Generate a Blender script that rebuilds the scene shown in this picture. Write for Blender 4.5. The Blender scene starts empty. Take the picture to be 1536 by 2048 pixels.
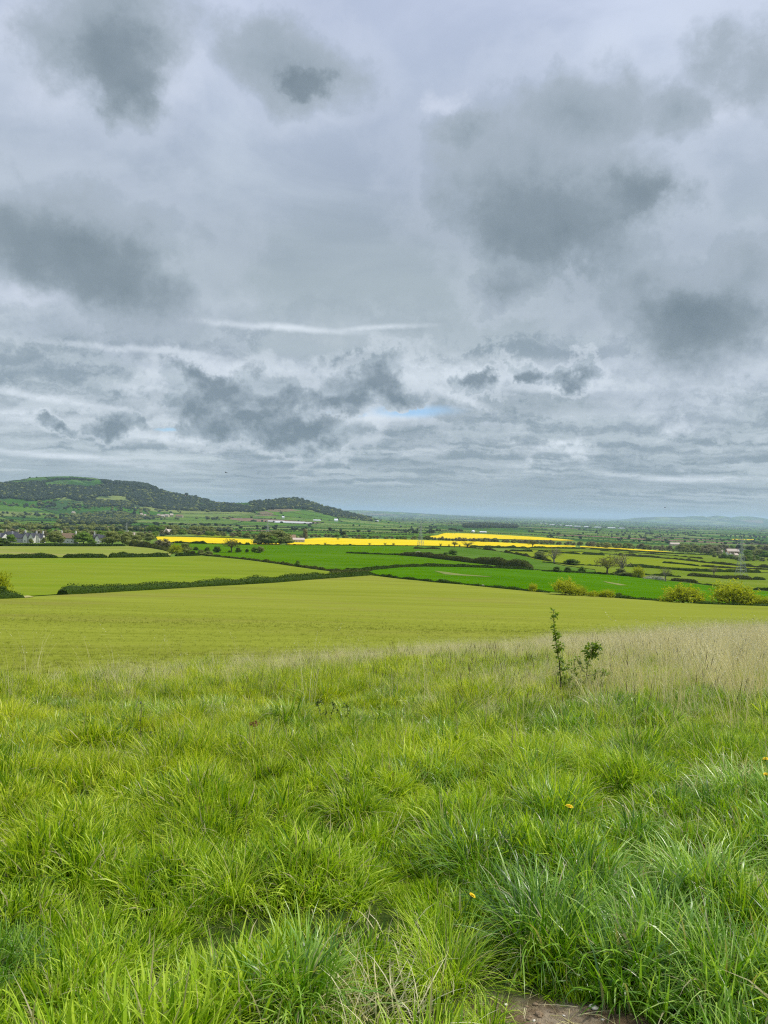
import bpy, math, random
import numpy as np
from mathutils import Vector, Matrix, Euler
from mathutils.geometry import delaunay_2d_cdt

random.seed(7)
RNG = np.random.default_rng(11)
SC = bpy.context.scene
COL = SC.collection
R = math.radians

# ------------------------------------------------------------------ camera
CZ = 130.0                      # eye height above the floor of the vale
FPX = 1536.0                    # focal length in photograph pixels
ROLL = R(1.38)
cam_d = bpy.data.cameras.new("camera")
cam = bpy.data.objects.new("camera", cam_d)
COL.objects.link(cam)
cam_d.sensor_fit = 'VERTICAL'
cam_d.sensor_height = 36.0
cam_d.lens = 27.0
cam_d.clip_start = 0.05
cam_d.clip_end = 90000.0
PITCH = -2.0 / FPX
F = Vector((0, math.cos(PITCH), math.sin(PITCH)))
Rt = Vector((math.cos(ROLL), 0, math.sin(ROLL)))
Rt = (Rt - F * Rt.dot(F)).normalized()
U = Rt.cross(F).normalized()
m = Matrix((Rt, U, -F)).transposed().to_4x4()
m.translation = (0, 0, CZ)
cam.matrix_world = m
SC.camera = cam
SC.render.resolution_x = 768
SC.render.resolution_y = 1024

# ------------------------------------------------------------------ exposure
EXPO = 1.45
SC.view_settings.view_transform = 'Standard'
SC.view_settings.look = 'None'
SC.view_settings.gamma = 1.0
SC.view_settings.use_curve_mapping = False
SC.view_settings.exposure = EXPO
SC.render.engine = 'CYCLES'
SC.cycles.max_bounces = 6
SC.cycles.diffuse_bounces = 3
SC.cycles.transmission_bounces = 3
SC.cycles.volume_bounces = 1
SC.cycles.use_denoising = False
SC.cycles.pixel_filter_type = 'BLACKMAN_HARRIS'
SC.cycles.filter_width = 1.2
SC.cycles.sample_clamp_indirect = 4.0


def lin(c):
    return tuple((v / 255 / 12.92) if v / 255 <= 0.04045 else ((v / 255 + 0.055) / 1.055) ** 2.4 for v in c)


def ray(px, py):
    return (F + Rt * ((px - 768) / FPX) + U * ((1024 - py) / FPX)).normalized()


# ------------------------------------------------------------------ node helpers
class NT:
    """small wrapper for writing node trees as expressions"""
    def __init__(s, tree):
        s.t = tree
        s.n = tree.nodes
        s.l = tree.links

    def node(s, typ, **kw):
        nd = s.n.new(typ)
        for k, v in kw.items():
            setattr(nd, k, v)
        return nd

    def put(s, sock, v):
        if hasattr(v, 'is_output'):
            s.l.new(v, sock)
        elif v is not None:
            if isinstance(v, (tuple, list)) and len(v) == 3 and sock.type == 'RGBA':
                v = (*v, 1)
            sock.default_value = v

    def m(s, op, a, b=None, c=None, clamp=False):
        nd = s.node('ShaderNodeMath', operation=op, use_clamp=clamp)
        s.put(nd.inputs[0], a)
        if b is not None: s.put(nd.inputs[1], b)
        if c is not None: s.put(nd.inputs[2], c)
        return nd.outputs[0]

    def v(s, op, a, b=None):
        nd = s.node('ShaderNodeVectorMath', operation=op)
        s.put(nd.inputs[0], a)
        if b is not None:
            s.put(nd.inputs[3] if op == 'SCALE' else nd.inputs[1], b)
        return nd.outputs[1] if op in ('LENGTH', 'DOT_PRODUCT') else nd.outputs[0]

    def comb(s, x, y, z=0.0):
        nd = s.node('ShaderNodeCombineXYZ')
        s.put(nd.inputs[0], x); s.put(nd.inputs[1], y); s.put(nd.inputs[2], z)
        return nd.outputs[0]

    def sep(s, v):
        nd = s.node('ShaderNodeSeparateXYZ')
        s.put(nd.inputs[0], v)
        return nd.outputs

    def noise(s, vec, scale, detail=3.0, rough=0.5, dist=0.0, color=False):
        nd = s.node('ShaderNodeTexNoise')
        s.put(nd.inputs['Vector'], vec)
        s.put(nd.inputs['Scale'], scale)
        nd.inputs['Detail'].default_value = detail
        nd.inputs['Roughness'].default_value = rough
        nd.inputs['Distortion'].default_value = dist
        return nd.outputs[1 if color else 0]

    def ss(s, v, lo, hi, a=0.0, b=1.0, kind='SMOOTHSTEP'):
        nd = s.node('ShaderNodeMapRange', interpolation_type=kind)
        s.put(nd.inputs[0], v); s.put(nd.inputs[1], lo); s.put(nd.inputs[2], hi)
        s.put(nd.inputs[3], a); s.put(nd.inputs[4], b)
        return nd.outputs[0]

    def mix(s, f, a, b, mode='MIX'):
        nd = s.node('ShaderNodeMix', data_type='RGBA', blend_type=mode)
        s.put(nd.inputs[0], f); s.put(nd.inputs[6], a); s.put(nd.inputs[7], b)
        return nd.outputs[2]

    def ramp(s, f, stops, kind='LINEAR'):
        nd = s.node('ShaderNodeValToRGB')
        nd.color_ramp.interpolation = kind
        el = nd.color_ramp.elements
        while len(el) < len(stops): el.new(0.5)
        for e, (p, c) in zip(el, stops):
            e.position = p; e.color = (*c, 1)
        s.put(nd.inputs[0], f)
        return nd.outputs[0]

    def mapping(s, v, loc=(0, 0, 0), rot=(0, 0, 0), scale=(1, 1, 1)):
        nd = s.node('ShaderNodeMapping')
        s.put(nd.inputs[0], v)
        nd.inputs[1].default_value = loc; nd.inputs[2].default_value = rot; nd.inputs[3].default_value = scale
        return nd.outputs[0]


# ------------------------------------------------------------------ world: broken layered cloud
SUN_AZ, SUN_EL = R(78), R(52)             # azimuth clockwise from +Y (the view direction): high on the right
world = bpy.data.worlds.new("World")
SC.world = world
world.use_nodes = True
wt = world.node_tree
wt.nodes.clear()
W = NT(wt)
K = 1.0 / (2 ** EXPO)


def sky_c(r, g, b, k=1.0):
    c = lin((r, g, b))
    return tuple(v * K * k * 1.11 for v in c)


tc = W.node('ShaderNodeTexCoord')
dirv = tc.outputs['Generated']
dx, dy, dz = W.sep(dirv)
ys = W.m('MAXIMUM', dy, 0.06)
gu = W.m('DIVIDE', dx, ys)
gv = W.m('DIVIDE', dz, ys)
front = W.ss(dy, 0.2, 0.5)
P2 = W.comb(gu, gv, 0.0)
zc = W.m('ADD', W.m('MAXIMUM', dz, 0.0), 0.055)
Q = W.comb(W.m('DIVIDE', dx, zc), W.m('DIVIDE', dy, zc), 0.0)      # a flat cloud deck seen from below
# domain warps
w_big = W.v('SUBTRACT', W.noise(dirv, 3.2, 5, 0.55, color=True), (0.5, 0.5, 0.5))
w_fine = W.v('SUBTRACT', W.noise(dirv, 15.0, 5, 0.66, color=True), (0.5, 0.5, 0.5))
w_h = W.v('MULTIPLY', W.v('ADD', W.v('SCALE', w_big, 0.12), W.v('SCALE', w_fine, 0.13)), (1.0, 0.8, 0.0))
P2w = W.v('ADD', P2, w_h)
P2s = W.v('ADD', P2, W.v('MULTIPLY', W.v('ADD', W.v('SCALE', w_big, 0.05), W.v('SCALE', w_fine, 0.05)), (1, 0.25, 0)))


def gn(px, py):
    d = ray(px, py)
    return d.x / d.y, d.z / d.y


def blob(px, py, rx, ry, rot=0.0, P=None, p=2.0):
    """1 in the middle of an ellipse in the sky, 0 at its rim, negative outside"""
    cx, cy = gn(px, py)
    q = W.v('SUBTRACT', P or P2w, (cx, cy, 0))
    nd = W.node('ShaderNodeMapping', vector_type='TEXTURE')
    W.put(nd.inputs[0], q)
    nd.inputs[2].default_value = (0, 0, R(rot))
    nd.inputs[3].default_value = (rx / FPX, ry / FPX, 1)
    return W.m('SUBTRACT', 1.0, W.v('LENGTH', nd.outputs[0]))


def union(lst):
    o = lst[0]
    for x in lst[1:]:
        nd = W.node('ShaderNodeMath', operation='SMOOTH_MAX')
        W.put(nd.inputs[0], o); W.put(nd.inputs[1], x); nd.inputs[2].default_value = 0.25
        o = nd.outputs[0]
    return o


# base veil, tone by elevation
veil = W.ramp(W.ss(dz, 0.0, 0.62, kind='LINEAR'), [
    (0.0, sky_c(148, 164, 173)), (0.06, sky_c(160, 174, 183)), (0.14, sky_c(182, 193, 202)),
    (0.28, sky_c(180, 191, 202)), (0.45, sky_c(163, 176, 186)), (0.62, sky_c(170, 182, 197)),
    (0.8, sky_c(186, 197, 216)), (1.0, sky_c(190, 199, 223))])
n_soft = W.noise(W.v('MULTIPLY', dirv, (1, 1, 2.0)), 3.0, 5, 0.58, 0.5)
veil = W.mix(W.ss(n_soft, 0.36, 0.66), W.mix(1.0, veil, (0.84, 0.86, 0.89), 'MULTIPLY'), W.mix(1.0, veil, (1.12, 1.11, 1.09), 'MULTIPLY'))
glow = W.m('MULTIPLY', W.ss(union([blob(350, 130, 110, 110, 0), blob(80, 180, 90, 110, 20), blob(30, 40, 60, 90), blob(900, 215, 60, 40), blob(1420, 215, 110, 70),
                                   blob(60, 620, 150, 40, 10), blob(1215, 240, 50, 90)]), 0.0, 1.0), front)
veil = W.mix(W.m('MULTIPLY', glow, 0.6), veil, sky_c(206, 214, 230))
# broken sheets that close up towards the horizon
n_st = W.noise(W.v('MULTIPLY', Q, (0.62, 1.0, 1)), 0.55, 6, 0.55, 0.5)
n_st2 = W.noise(W.v('ADD', W.v('MULTIPLY', Q, (0.8, 1.15, 1)), W.v('SCALE', w_fine, 1.6)), 1.3, 4, 0.55)
low = W.m('SUBTRACT', 1.0, W.ss(dz, 0.13, 0.34))
st = W.m('ADD', W.m('MULTIPLY', n_st, 0.55), W.m('MULTIPLY', n_st2, 0.45))
dark_st = W.m('MULTIPLY', W.ss(st, 0.46, 0.60), low)
lite_st = W.m('MULTIPLY', W.ss(st, 0.48, 0.38), low)
fade_h = W.ss(dz, 0.0, 0.075, 0.22, 1.0)
sky = W.mix(W.m('MULTIPLY', W.m('MULTIPLY', dark_st, fade_h), 0.85), veil, sky_c(138, 153, 164))
sky = W.mix(W.m('MULTIPLY', W.m('MULTIPLY', lite_st, fade_h), 0.65), sky, sky_c(204, 214, 221))
# middle grey band
band = W.m('MULTIPLY', W.ss(union([blob(760, 540, 800, 170, 0, P2w), blob(640, 688, 640, 50, -3, P2s), blob(1000, 660, 420, 60, 3, P2s), blob(1060, 805, 300, 36, 3, P2s)]), 0.0, 0.7), front)
sky = W.mix(W.m('MULTIPLY', band, 0.38), sky, sky_c(146, 160, 168))
# long low banks
bank = union([blob(1180, 855, 480, 75, 3, P2w), blob(1480, 850, 200, 80, 3, P2w), blob(1010, 868, 210, 50, 0, P2w), blob(1330, 905, 360, 44, 0, P2s), blob(120, 735, 380, 75, -3, P2s),
              blob(620, 870, 260, 62, -8, P2w), blob(560, 690, 460, 38, -5, P2s), blob(240, 850, 170, 42, 8, P2w), blob(1330, 985, 300, 20, 0, P2s),
              blob(800, 950, 420, 24, 2, P2s), blob(1100, 690, 330, 32, 2, P2s)])
bank = W.m('MULTIPLY', W.ss(W.m('ADD', bank, W.m('MULTIPLY', W.m('SUBTRACT', n_st2, 0.5), 2.2)), 0.0, 0.6), front)
sky = W.mix(W.m('MULTIPLY', bank, 0.75), sky, W.mix(W.ss(n_st2, 0.4, 0.62), sky_c(168, 181, 190), sky_c(132, 148, 160)))
# bright gaps under the sheets
gap = union([blob(520, 651, 230, 9, -2.5, P2s), blob(760, 656, 110, 7, 4, P2s), blob(300, 700, 200, 9, -3, P2s), blob(1090, 777, 120, 10, 1, P2s),
             blob(920, 796, 90, 12, -22, P2s), blob(770, 828, 190, 26, 3, P2s), blob(100, 795, 180, 10, -6, P2s), blob(40, 832, 140, 16, 0, P2s),
             blob(340, 870, 160, 14, -4, P2s), blob(160, 915, 260, 10, -3, P2s), blob(860, 745, 280, 34, 4, P2s), blob(480, 735, 180, 20, -8, P2s), blob(1390, 955, 150, 8, 0, P2s), blob(1090, 872, 120, 20, 5, P2w), blob(1380, 850, 60, 22, 5, P2w)])
gapm = W.m('MULTIPLY', W.ss(gap, -0.30, 1.05), front)
sky = W.mix(W.m('MULTIPLY', gapm, W.ss(n_st2, 0.3, 0.6, 1.0, 0.55)), sky, sky_c(214, 223, 232))
# the dark puffs drifting in front
body = W.noise(W.v('ADD', dirv, W.v('SCALE', w_fine, 0.02)), 6.5, 5, 0.58)
puff = union([blob(215, 60, 210, 185, 15), blob(250, 190, 90, 80), blob(600, 120, 180, 100, -15), 
              blob(150, 490, 290, 160, -8), blob(270, 590, 180, 95, -20), blob(30, 450, 170, 110),
              blob(1115, 395, 285, 175, -25), blob(1110, 480, 185, 105), blob(1260, 400, 140, 110), blob(1150, 240, 190, 120), blob(950, 275, 100, 60), blob(1010, 590, 80, 45),
              blob(1330, 235, 110, 85), blob(1440, 645, 230, 140, 8), blob(1290, 600, 100, 60), blob(1500, 560, 130, 90), blob(1390, 720, 170, 60), blob(1500, 130, 160, 140)])
bodyf = W.noise(W.v('ADD', dirv, W.v('SCALE', w_fine, 0.03)), 17.0, 5, 0.62)
pd = W.m('ADD', puff, W.m('ADD', W.m('MULTIPLY', W.m('SUBTRACT', body, 0.5), 1.35), W.m('MULTIPLY', W.m('SUBTRACT', bodyf, 0.5), 0.75)))
pm = W.m('MULTIPLY', W.ss(pd, -0.12, 0.50), front)
core = union([blob(150, 530, 270, 100, -8), blob(1100, 490, 220, 120, -10), blob(1430, 665, 170, 75, 5), blob(240, 130, 130, 90), blob(1270, 420, 110, 60), blob(620, 150, 50, 30)])
pc = W.ramp(W.m('ADD', W.m('MULTIPLY', pd, 0.45), W.m('MULTIPLY', W.ss(core, -0.3, 0.7), 0.5)), [(0.0, sky_c(170, 181, 194)), (0.35, sky_c(150, 163, 174)), (0.62, sky_c(131, 145, 155)), (1.0, sky_c(110, 125, 135))])
rim = W.m('MULTIPLY', W.m('MULTIPLY', W.ss(pd, -0.55, -0.08), W.ss(pd, 0.18, -0.02)), front)
sky = W.mix(W.m('MULTIPLY', rim, 0.20), sky, sky_c(205, 213, 228))
sky = W.mix(W.m('MULTIPLY', pm, 0.92), sky, pc)
puff2 = union([blob(735, 762, 118, 58), blob(655, 782, 78, 44), blob(785, 780, 66, 42), blob(735, 738, 58, 42), blob(450, 772, 130, 56), blob(560, 790, 90, 42), blob(520, 825, 140, 38), blob(440, 745, 46, 26), blob(610, 850, 130, 40),
               blob(948, 772, 52, 24), blob(125, 845, 46, 20), blob(1140, 740, 72, 28), blob(1040, 740, 44, 26), blob(240, 832, 90, 34)])
body2 = W.noise(W.v('MULTIPLY', dirv, (1, 1, 1.3)), 17.0, 6, 0.6, 0.3)
body3 = W.noise(W.v('ADD', W.v('MULTIPLY', dirv, (1, 1, 1.3)), (0.0, 0.0, 0.015)), 17.0, 3, 0.6, 0.3)
pd2 = W.m('ADD', puff2, W.m('MULTIPLY', W.m('SUBTRACT', body2, 0.5), 0.85))
pm2 = W.m('MULTIPLY', W.ss(pd2, -0.06, 0.50), front)
pc2 = W.ramp(W.m('ADD', pd2, W.m('MULTIPLY', W.m('SUBTRACT', body2, body3), 2.0)), [(0.1, sky_c(172, 185, 195)), (0.4, sky_c(146, 160, 171)), (0.85, sky_c(114, 130, 142))])
rim2 = W.m('MULTIPLY', W.m('MULTIPLY', W.ss(pd2, -0.45, -0.05), W.ss(pd2, 0.2, 0.02)), front)
sky = W.mix(W.m('MULTIPLY', rim2, 0.40), sky, sky_c(212, 221, 230))
sky = W.mix(W.m('MULTIPLY', pm2, 0.88), sky, pc2)
# clouds behind and beside the camera: the same kind of puffs from noise alone
n_oth = W.noise(dirv, 2.4, 6, 0.58, 0.5)
oth = W.m('MULTIPLY', W.ss(n_oth, 0.52, 0.68), W.m('SUBTRACT', 1.0, front))
sky = W.mix(W.m('MULTIPLY', oth, 0.7), sky, sky_c(128, 143, 153))
# brighter towards the zenith as an overcast sky is
zen = W.m('ADD', 1.0, W.m('MULTIPLY', W.ss(dz, 0.56, 1.0), 0.7))
bg_c = W.node('ShaderNodeBackground')
W.put(bg_c.inputs[0], sky)
W.put(bg_c.inputs[1], zen)
nis = W.node('ShaderNodeTexSky', sky_type='NISHITA')
nis.sun_disc = False
nis.sun_elevation = SUN_EL
nis.sun_rotation = SUN_AZ
nis.air_density = 1.0
nis.dust_density = 0.0
nis.ozone_density = 6.0
bg_s = W.node('ShaderNodeBackground')
W.put(bg_s.inputs[0], nis.outputs[0])
bg_s.inputs[1].default_value = 0.05
hole = union([blob(825, 822, 115, 17, 2, P2s), blob(350, 853, 40, 5, 3, P2s), blob(685, 827, 50, 7, 0, P2s)])
hm = W.m('MULTIPLY', W.m('MULTIPLY', W.ss(hole, -0.1, 0.9), front), 0.9)
hm = W.m('ADD', W.m('MULTIPLY', hm, W.ss(pm2, 0.5, 0.0)), 0.02)
mx = W.node('ShaderNodeMixShader')
W.put(mx.inputs[0], hm)
wt.links.new(bg_c.outputs[0], mx.inputs[1])
wt.links.new(bg_s.outputs[0], mx.inputs[2])
wo = W.node('ShaderNodeOutputWorld')
wt.links.new(mx.outputs[0], wo.inputs[0])
world.cycles.sampling_method = 'MANUAL'
world.cycles.sample_map_resolution = 512

# ------------------------------------------------------------------ sun behind thin cloud
sun_d = bpy.data.lights.new("sun", 'SUN')
sun_d.energy = 1.5
sun_d.angle = R(10)
sun_d.color = (1.0, 0.95, 0.86)
sun = bpy.data.objects.new("sun", sun_d)
COL.objects.link(sun)
sdir = Vector((math.sin(SUN_AZ) * math.cos(SUN_EL), math.cos(SUN_AZ) * math.cos(SUN_EL), math.sin(SUN_EL)))
sun.rotation_euler = (-sdir).to_track_quat('-Z', 'Y').to_euler()

# ------------------------------------------------------------------ value noise in numpy
def _h(ix, iy, seed):
    n = (ix.astype(np.int64) * 374761393 + iy.astype(np.int64) * 668265263 + seed * 1442695) & 0xffffffff
    n = ((n ^ (n >> 13)) * 1274126177) & 0xffffffff
    return ((n ^ (n >> 16)) & 0xffff) / 65535.0


def vnoise(x, y, seed=0):
    x = np.asarray(x, float); y = np.asarray(y, float)
    ix = np.floor(x); iy = np.floor(y)
    fx = x - ix; fy = y - iy
    fx = fx * fx * (3 - 2 * fx); fy = fy * fy * (3 - 2 * fy)
    a = _h(ix, iy, seed); b = _h(ix + 1, iy, seed); c = _h(ix, iy + 1, seed); d = _h(ix + 1, iy + 1, seed)
    return (a * (1 - fx) + b * fx) * (1 - fy) + (c * (1 - fx) + d * fx) * fy - 0.5


def fbm(x, y, o=4, seed=0):
    s = 0; k = 1.0
    for i in range(o):
        s = s + k * vnoise(x * 2 ** i, y * 2 ** i, seed + i * 17); k *= 0.5
    return s


def sstep(a, b, v):
    t = np.clip((np.asarray(v, float) - a) / (b - a), 0, 1)
    return t * t * (3 - 2 * t)


# ------------------------------------------------------------------ terrain: z(x, y)
_PY = np.array([0.5, 2.4, 5, 9, 14, 20, 30, 50, 100, 150, 200, 250, 300, 400, 500, 600, 700, 800, 1000, 1300, 1800, 2500, 4000, 6000, 10000, 16000, 30000, 60000])
_PH = np.array([1.6, 1.62, 1.78, 2.25, 2.97, 3.75, 5.1, 7.7, 13.5, 17.5, 20.5, 22.3, 24.2, 27, 29, 31, 32.5, 34, 37.5, 42, 48, 55, 67, 80, 97, 112, 124, 129.5])
_lx = np.linspace(math.log(0.3), math.log(60000), 900)
_lh = np.interp(_lx, np.log(_PY), _PH)
_k = np.hanning(31); _k /= _k.sum()
_lh = np.convolve(np.pad(_lh, 15, mode='edge'), _k, mode='valid')
_HX = np.array([-9000, -5200, -3600, -2650, -2200, -2085, -1940, -1885, -1770, -1630, -1575, -1400, -1335, -1275, -1169, -1054, -940, -768, -596, -496, -424, -338, -223, -80, 34, 200, 600])
_HT = np.array([60, 70, 85, 95, 90, 96, 114, 137, 147, 135, 116, 108, 92, 72, 66, 38, 12, 24, 44, 58, 38, 13, -13, -39, -58, -69, -69.])


def terrain(x, y):
    x = np.asarray(x, float); y = np.asarray(y, float)
    yy = np.maximum(y, 0.3)
    h = np.interp(np.log(yy), _lx, _lh)
    u = np.clip(x / (yy + 30), -1.5, 1.5)
    w = sstep(120, 420, yy) * (1 - 0.45 * sstep(1500, 5000, yy))
    h = h * (1 + 0.40 * sstep(0.02, 0.55, u) * w)
    z = CZ - h
    near = 1 - sstep(14, 60, yy)
    z = z + near * (0.033 * np.clip(x, -15, 15))
    nb = np.clip(np.hypot(x, y) / 3.0, 0, 1)
    z = z + near * nb * (0.10 * fbm(x * 0.45, y * 0.45, 2, 3) + 0.05 * fbm(x * 1.9, y * 1.9, 2, 5))
    z = z + sstep(60, 300, yy) * (1 - sstep(3000, 6000, yy)) * 1.2 * fbm(x / 160, y / 160, 2, 9) * np.clip(yy / 800, 0.2, 2.0)
    # ground behind the viewer climbs gently on
    z = z + np.clip(-y, 0, 400) * 0.06
    # the wooded ridge to the left
    ridge_y = 4400 + 260 * np.sin(x / 900.0)
    top = np.interp(x * 4400 / ridge_y, _HX, _HT) + 5 * fbm(x / 170, y * 0 + 3.3, 3, 21)
    base_h = 69.0
    prof = np.where(y < ridge_y, sstep(2500, 1.0, 0) * 0 + np.clip((y - 2500) / (ridge_y - 2500), 0, 1), 1 - sstep(0, 2600, y - ridge_y))
    prof = np.where(y < ridge_y, np.sin(np.clip(prof, 0, 1) ** 1.55 * math.pi / 2), prof)
    bump = np.maximum(top + base_h, 0) * prof
    gul = 1 + 0.10 * fbm(x / 330, y / 900, 3, 31) * np.sin(np.clip(prof, 0, 1) * math.pi)
    z = z + bump * gul
    # low far hills on the horizon
    def hills(y0, wd, xs, ts):
        t = np.interp(x, xs, ts)
        return np.maximum(t, 0) * np.exp(-((y - y0) / wd) ** 2)
    z = z + hills(17000, 1500, [-4500, -1500, -500, 300, 900, 1600, 2600, 4000], [60, 100, 118, 100, 80, 55, 30, 0])
    z = z + hills(13500, 1100, [3500, 3900, 4250, 4600, 5000, 5600], [0, 26, 42, 34, 14, 0])
    f20 = 20000 / FPX
    z = z + hills(20000, 1400, [f20 * a for a in (470, 510, 560, 600, 628, 645, 668, 690, 722, 760, 800, 900)], [0, 120, 160, 165, 215, 165, 240, 170, 240, 185, 160, 140])
    return z


def to_px(x, y, z):
    dxx = np.asarray(x, float); dyy = np.asarray(y, float); dzz = np.asarray(z, float) - CZ
    f = dxx * F.x + dyy * F.y + dzz * F.z
    a = dxx * Rt.x + dyy * Rt.y + dzz * Rt.z
    b = dxx * U.x + dyy * U.y + dzz * U.z
    f = np.maximum(f, 1e-3)
    return 768 + FPX * a / f, 1024 - FPX * b / f


_T = np.exp(np.linspace(math.log(0.8), math.log(60000), 520))


def at(px, py, lift=0.0):
    """points of the ground seen at photograph positions: array of points and a hit mask"""
    px = np.atleast_1d(np.asarray(px, float)); py = np.atleast_1d(np.asarray(py, float))
    o = np.zeros((len(px), 3)); ok = np.zeros(len(px), bool)
    for s in range(0, len(px), 800):
        a = (px[s:s + 800] - 768) / FPX; b = (1024 - py[s:s + 800]) / FPX
        d = np.stack([F.x + Rt.x * a + U.x * b, F.y + Rt.y * a + U.y * b, F.z + Rt.z * a + U.z * b], 1)
        g = CZ + d[:, 2:3] * _T - terrain(d[:, 0:1] * _T, d[:, 1:2] * _T) - lift
        neg = g < 0
        hit = neg.any(1); i = np.maximum(np.argmax(neg, 1), 1)
        lo = _T[i - 1]; hi = _T[i]
        for _ in range(9):
            md = (lo + hi) / 2
            n_ = CZ + d[:, 2] * md - terrain(d[:, 0] * md, d[:, 1] * md) - lift < 0
            hi = np.where(n_, md, hi); lo = np.where(n_, lo, md)
        o[s:s + 800, 0] = d[:, 0] * hi; o[s:s + 800, 1] = d[:, 1] * hi
        ok[s:s + 800] = hit
    o[:, 2] = terrain(o[:, 0], o[:, 1])
    return o, ok


def at1(px, py, lift=0.0):
    o, ok = at([px], [py], lift)
    return Vector(o[0])


def pip(px, py, poly):
    px = np.asarray(px, float); py = np.asarray(py, float)
    c = np.zeros(px.shape, bool); n = len(poly)
    for i in range(n):
        x0, y0 = poly[i]; x1, y1 = poly[(i + 1) % n]
        if y0 == y1: continue
        k = ((y0 > py) != (y1 > py)) & (px < (x1 - x0) * (py - y0) / (y1 - y0) + x0)
        c ^= k
    return c


# ------------------------------------------------------------------ object helpers
def tag(o, label=None, cat=None, group=None, kind=None):
    if label: o['label'] = label
    if cat: o['category'] = cat
    if group: o['group'] = group
    if kind: o['kind'] = kind
    return o


def link(name, data, parent=None):
    o = bpy.data.objects.new(name, data)
    COL.objects.link(o)
    if parent: o.parent = parent
    return o


def empty(name, loc=(0, 0, 0), rz=0.0):
    o = link(name, None)
    o.location = loc; o.rotation_euler = (0, 0, rz)
    o.empty_display_size = 0.2
    return o


def mesh_np(name, V, Fq, mats=(), midx=None, attrs=None, smooth=False):
    """fast mesh from numpy; Fq is (n,3) or (n,4)"""
    V = np.ascontiguousarray(V, dtype=np.float32); Fq = np.ascontiguousarray(Fq, dtype=np.int32)
    me = bpy.data.meshes.new(name)
    k = Fq.shape[1]
    me.vertices.add(len(V)); me.vertices.foreach_set('co', V.ravel())
    me.loops.add(Fq.size); me.loops.foreach_set('vertex_index', Fq.ravel())
    me.polygons.add(len(Fq)); me.polygons.foreach_set('loop_start', np.arange(0, Fq.size, k, dtype=np.int32))
    for mt in mats: me.materials.append(mt)
    if midx is not None: me.polygons.foreach_set('material_index', np.asarray(midx, dtype=np.int32))
    if attrs:
        for nme, (dom, typ, arr) in attrs.items():
            at_ = me.attributes.new(nme, typ, dom)
            at_.data.foreach_set('vector' if typ == 'FLOAT_VECTOR' else 'value', np.ascontiguousarray(arr, dtype=np.int32 if typ == 'INT' else np.float32).ravel())
    if smooth: me.polygons.foreach_set('use_smooth', np.ones(len(Fq), bool))
    me.update(calc_edges=True)
    me.validate()
    return me


class MB:
    """collects boxes, tubes and loose quads into one mesh"""
    def __init__(s): s.v = []; s.f = []; s.m = []; s.n = 0

    def add(s, vs, fs, mi=0):
        s.v += [tuple(p) for p in vs]
        s.f += [tuple(i + s.n for i in f) for f in fs]
        s.m += [mi] * len(fs); s.n += len(vs)

    def box(s, c, sz, mi=0, rz=0.0):
        cx, cy, cz = c; a, b, h = sz[0] / 2, sz[1] / 2, sz[2] / 2
        co, si = math.cos(rz), math.sin(rz)
        vs = [(cx + x * co - y * si, cy + x * si + y * co, cz + z) for z in (-h, h) for x, y in ((-a, -b), (a, -b), (a, b), (-a, b))]
        s.add(vs, [(0, 3, 2, 1), (4, 5, 6, 7), (0, 1, 5, 4), (1, 2, 6, 5), (2, 3, 7, 6), (3, 0, 4, 7)], mi)

    def tube(s, pts, rad, n=5, mi=0):
        pts = [Vector(p) for p in pts]
        if not hasattr(rad, '__len__'): rad = [rad] * len(pts)
        vs = []; fs = []
        for i, p in enumerate(pts):
            t = (pts[min(i + 1, len(pts) - 1)] - pts[max(i - 1, 0)])
            t = t.normalized() if t.length > 1e-9 else Vector((0, 0, 1))
            a = t.cross(Vector((0.31, 0.17, 0.93)) if abs(t.z) < 0.8 else Vector((1, 0.1, 0))).normalized(); b = t.cross(a)
            for k in range(n):
                w = 2 * math.pi * k / n
                vs.append(p + (a * math.cos(w) + b * math.sin(w)) * rad[i])
        for i in range(len(pts) - 1):
            for k in range(n):
                fs.append((i * n + k, i * n + (k + 1) % n, (i + 1) * n + (k + 1) % n, (i + 1) * n + k))
        fs.append(tuple(range(n - 1, -1, -1))); fs.append(tuple((len(pts) - 1) * n + k for k in range(n)))
        s.add(vs, fs, mi)

    def mesh(s, name, mats, smooth=False):
        me = bpy.data.meshes.new(name)
        me.from_pydata(s.v, [], s.f)
        for mt in mats: me.materials.append(mt)
        me.polygons.foreach_set('material_index', s.m)
        if smooth: me.polygons.foreach_set('use_smooth', [True] * len(s.f))
        me.update()
        return me

    def obj(s, name, mats, parent=None, smooth=False):
        return link(name, s.mesh(name, mats, smooth), parent)


# ------------------------------------------------------------------ materials
def new_mat(name):
    mt = bpy.data.materials.new(name); mt.use_nodes = True
    mt.node_tree.nodes.clear()
    return mt, NT(mt.node_tree)


def finish(M_, shader):
    o = M_.node('ShaderNodeOutputMaterial')
    M_.l.new(shader, o.inputs[0])


def principled(M_, col, rough=0.8, spec=0.25, bump=None, bstr=0.3, bdist=0.05):
    p = M_.node('ShaderNodeBsdfPrincipled')
    M_.put(p.inputs['Base Color'], col); M_.put(p.inputs['Roughness'], rough)
    p.inputs['Specular IOR Level'].default_value = spec
    if bump is not None:
        b = M_.node('ShaderNodeBump'); b.inputs['Strength'].default_value = bstr; b.inputs['Distance'].default_value = bdist
        M_.put(b.inputs['Height'], bump); M_.l.new(b.outputs[0], p.inputs['Normal'])
    return p.outputs[0]


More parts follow.
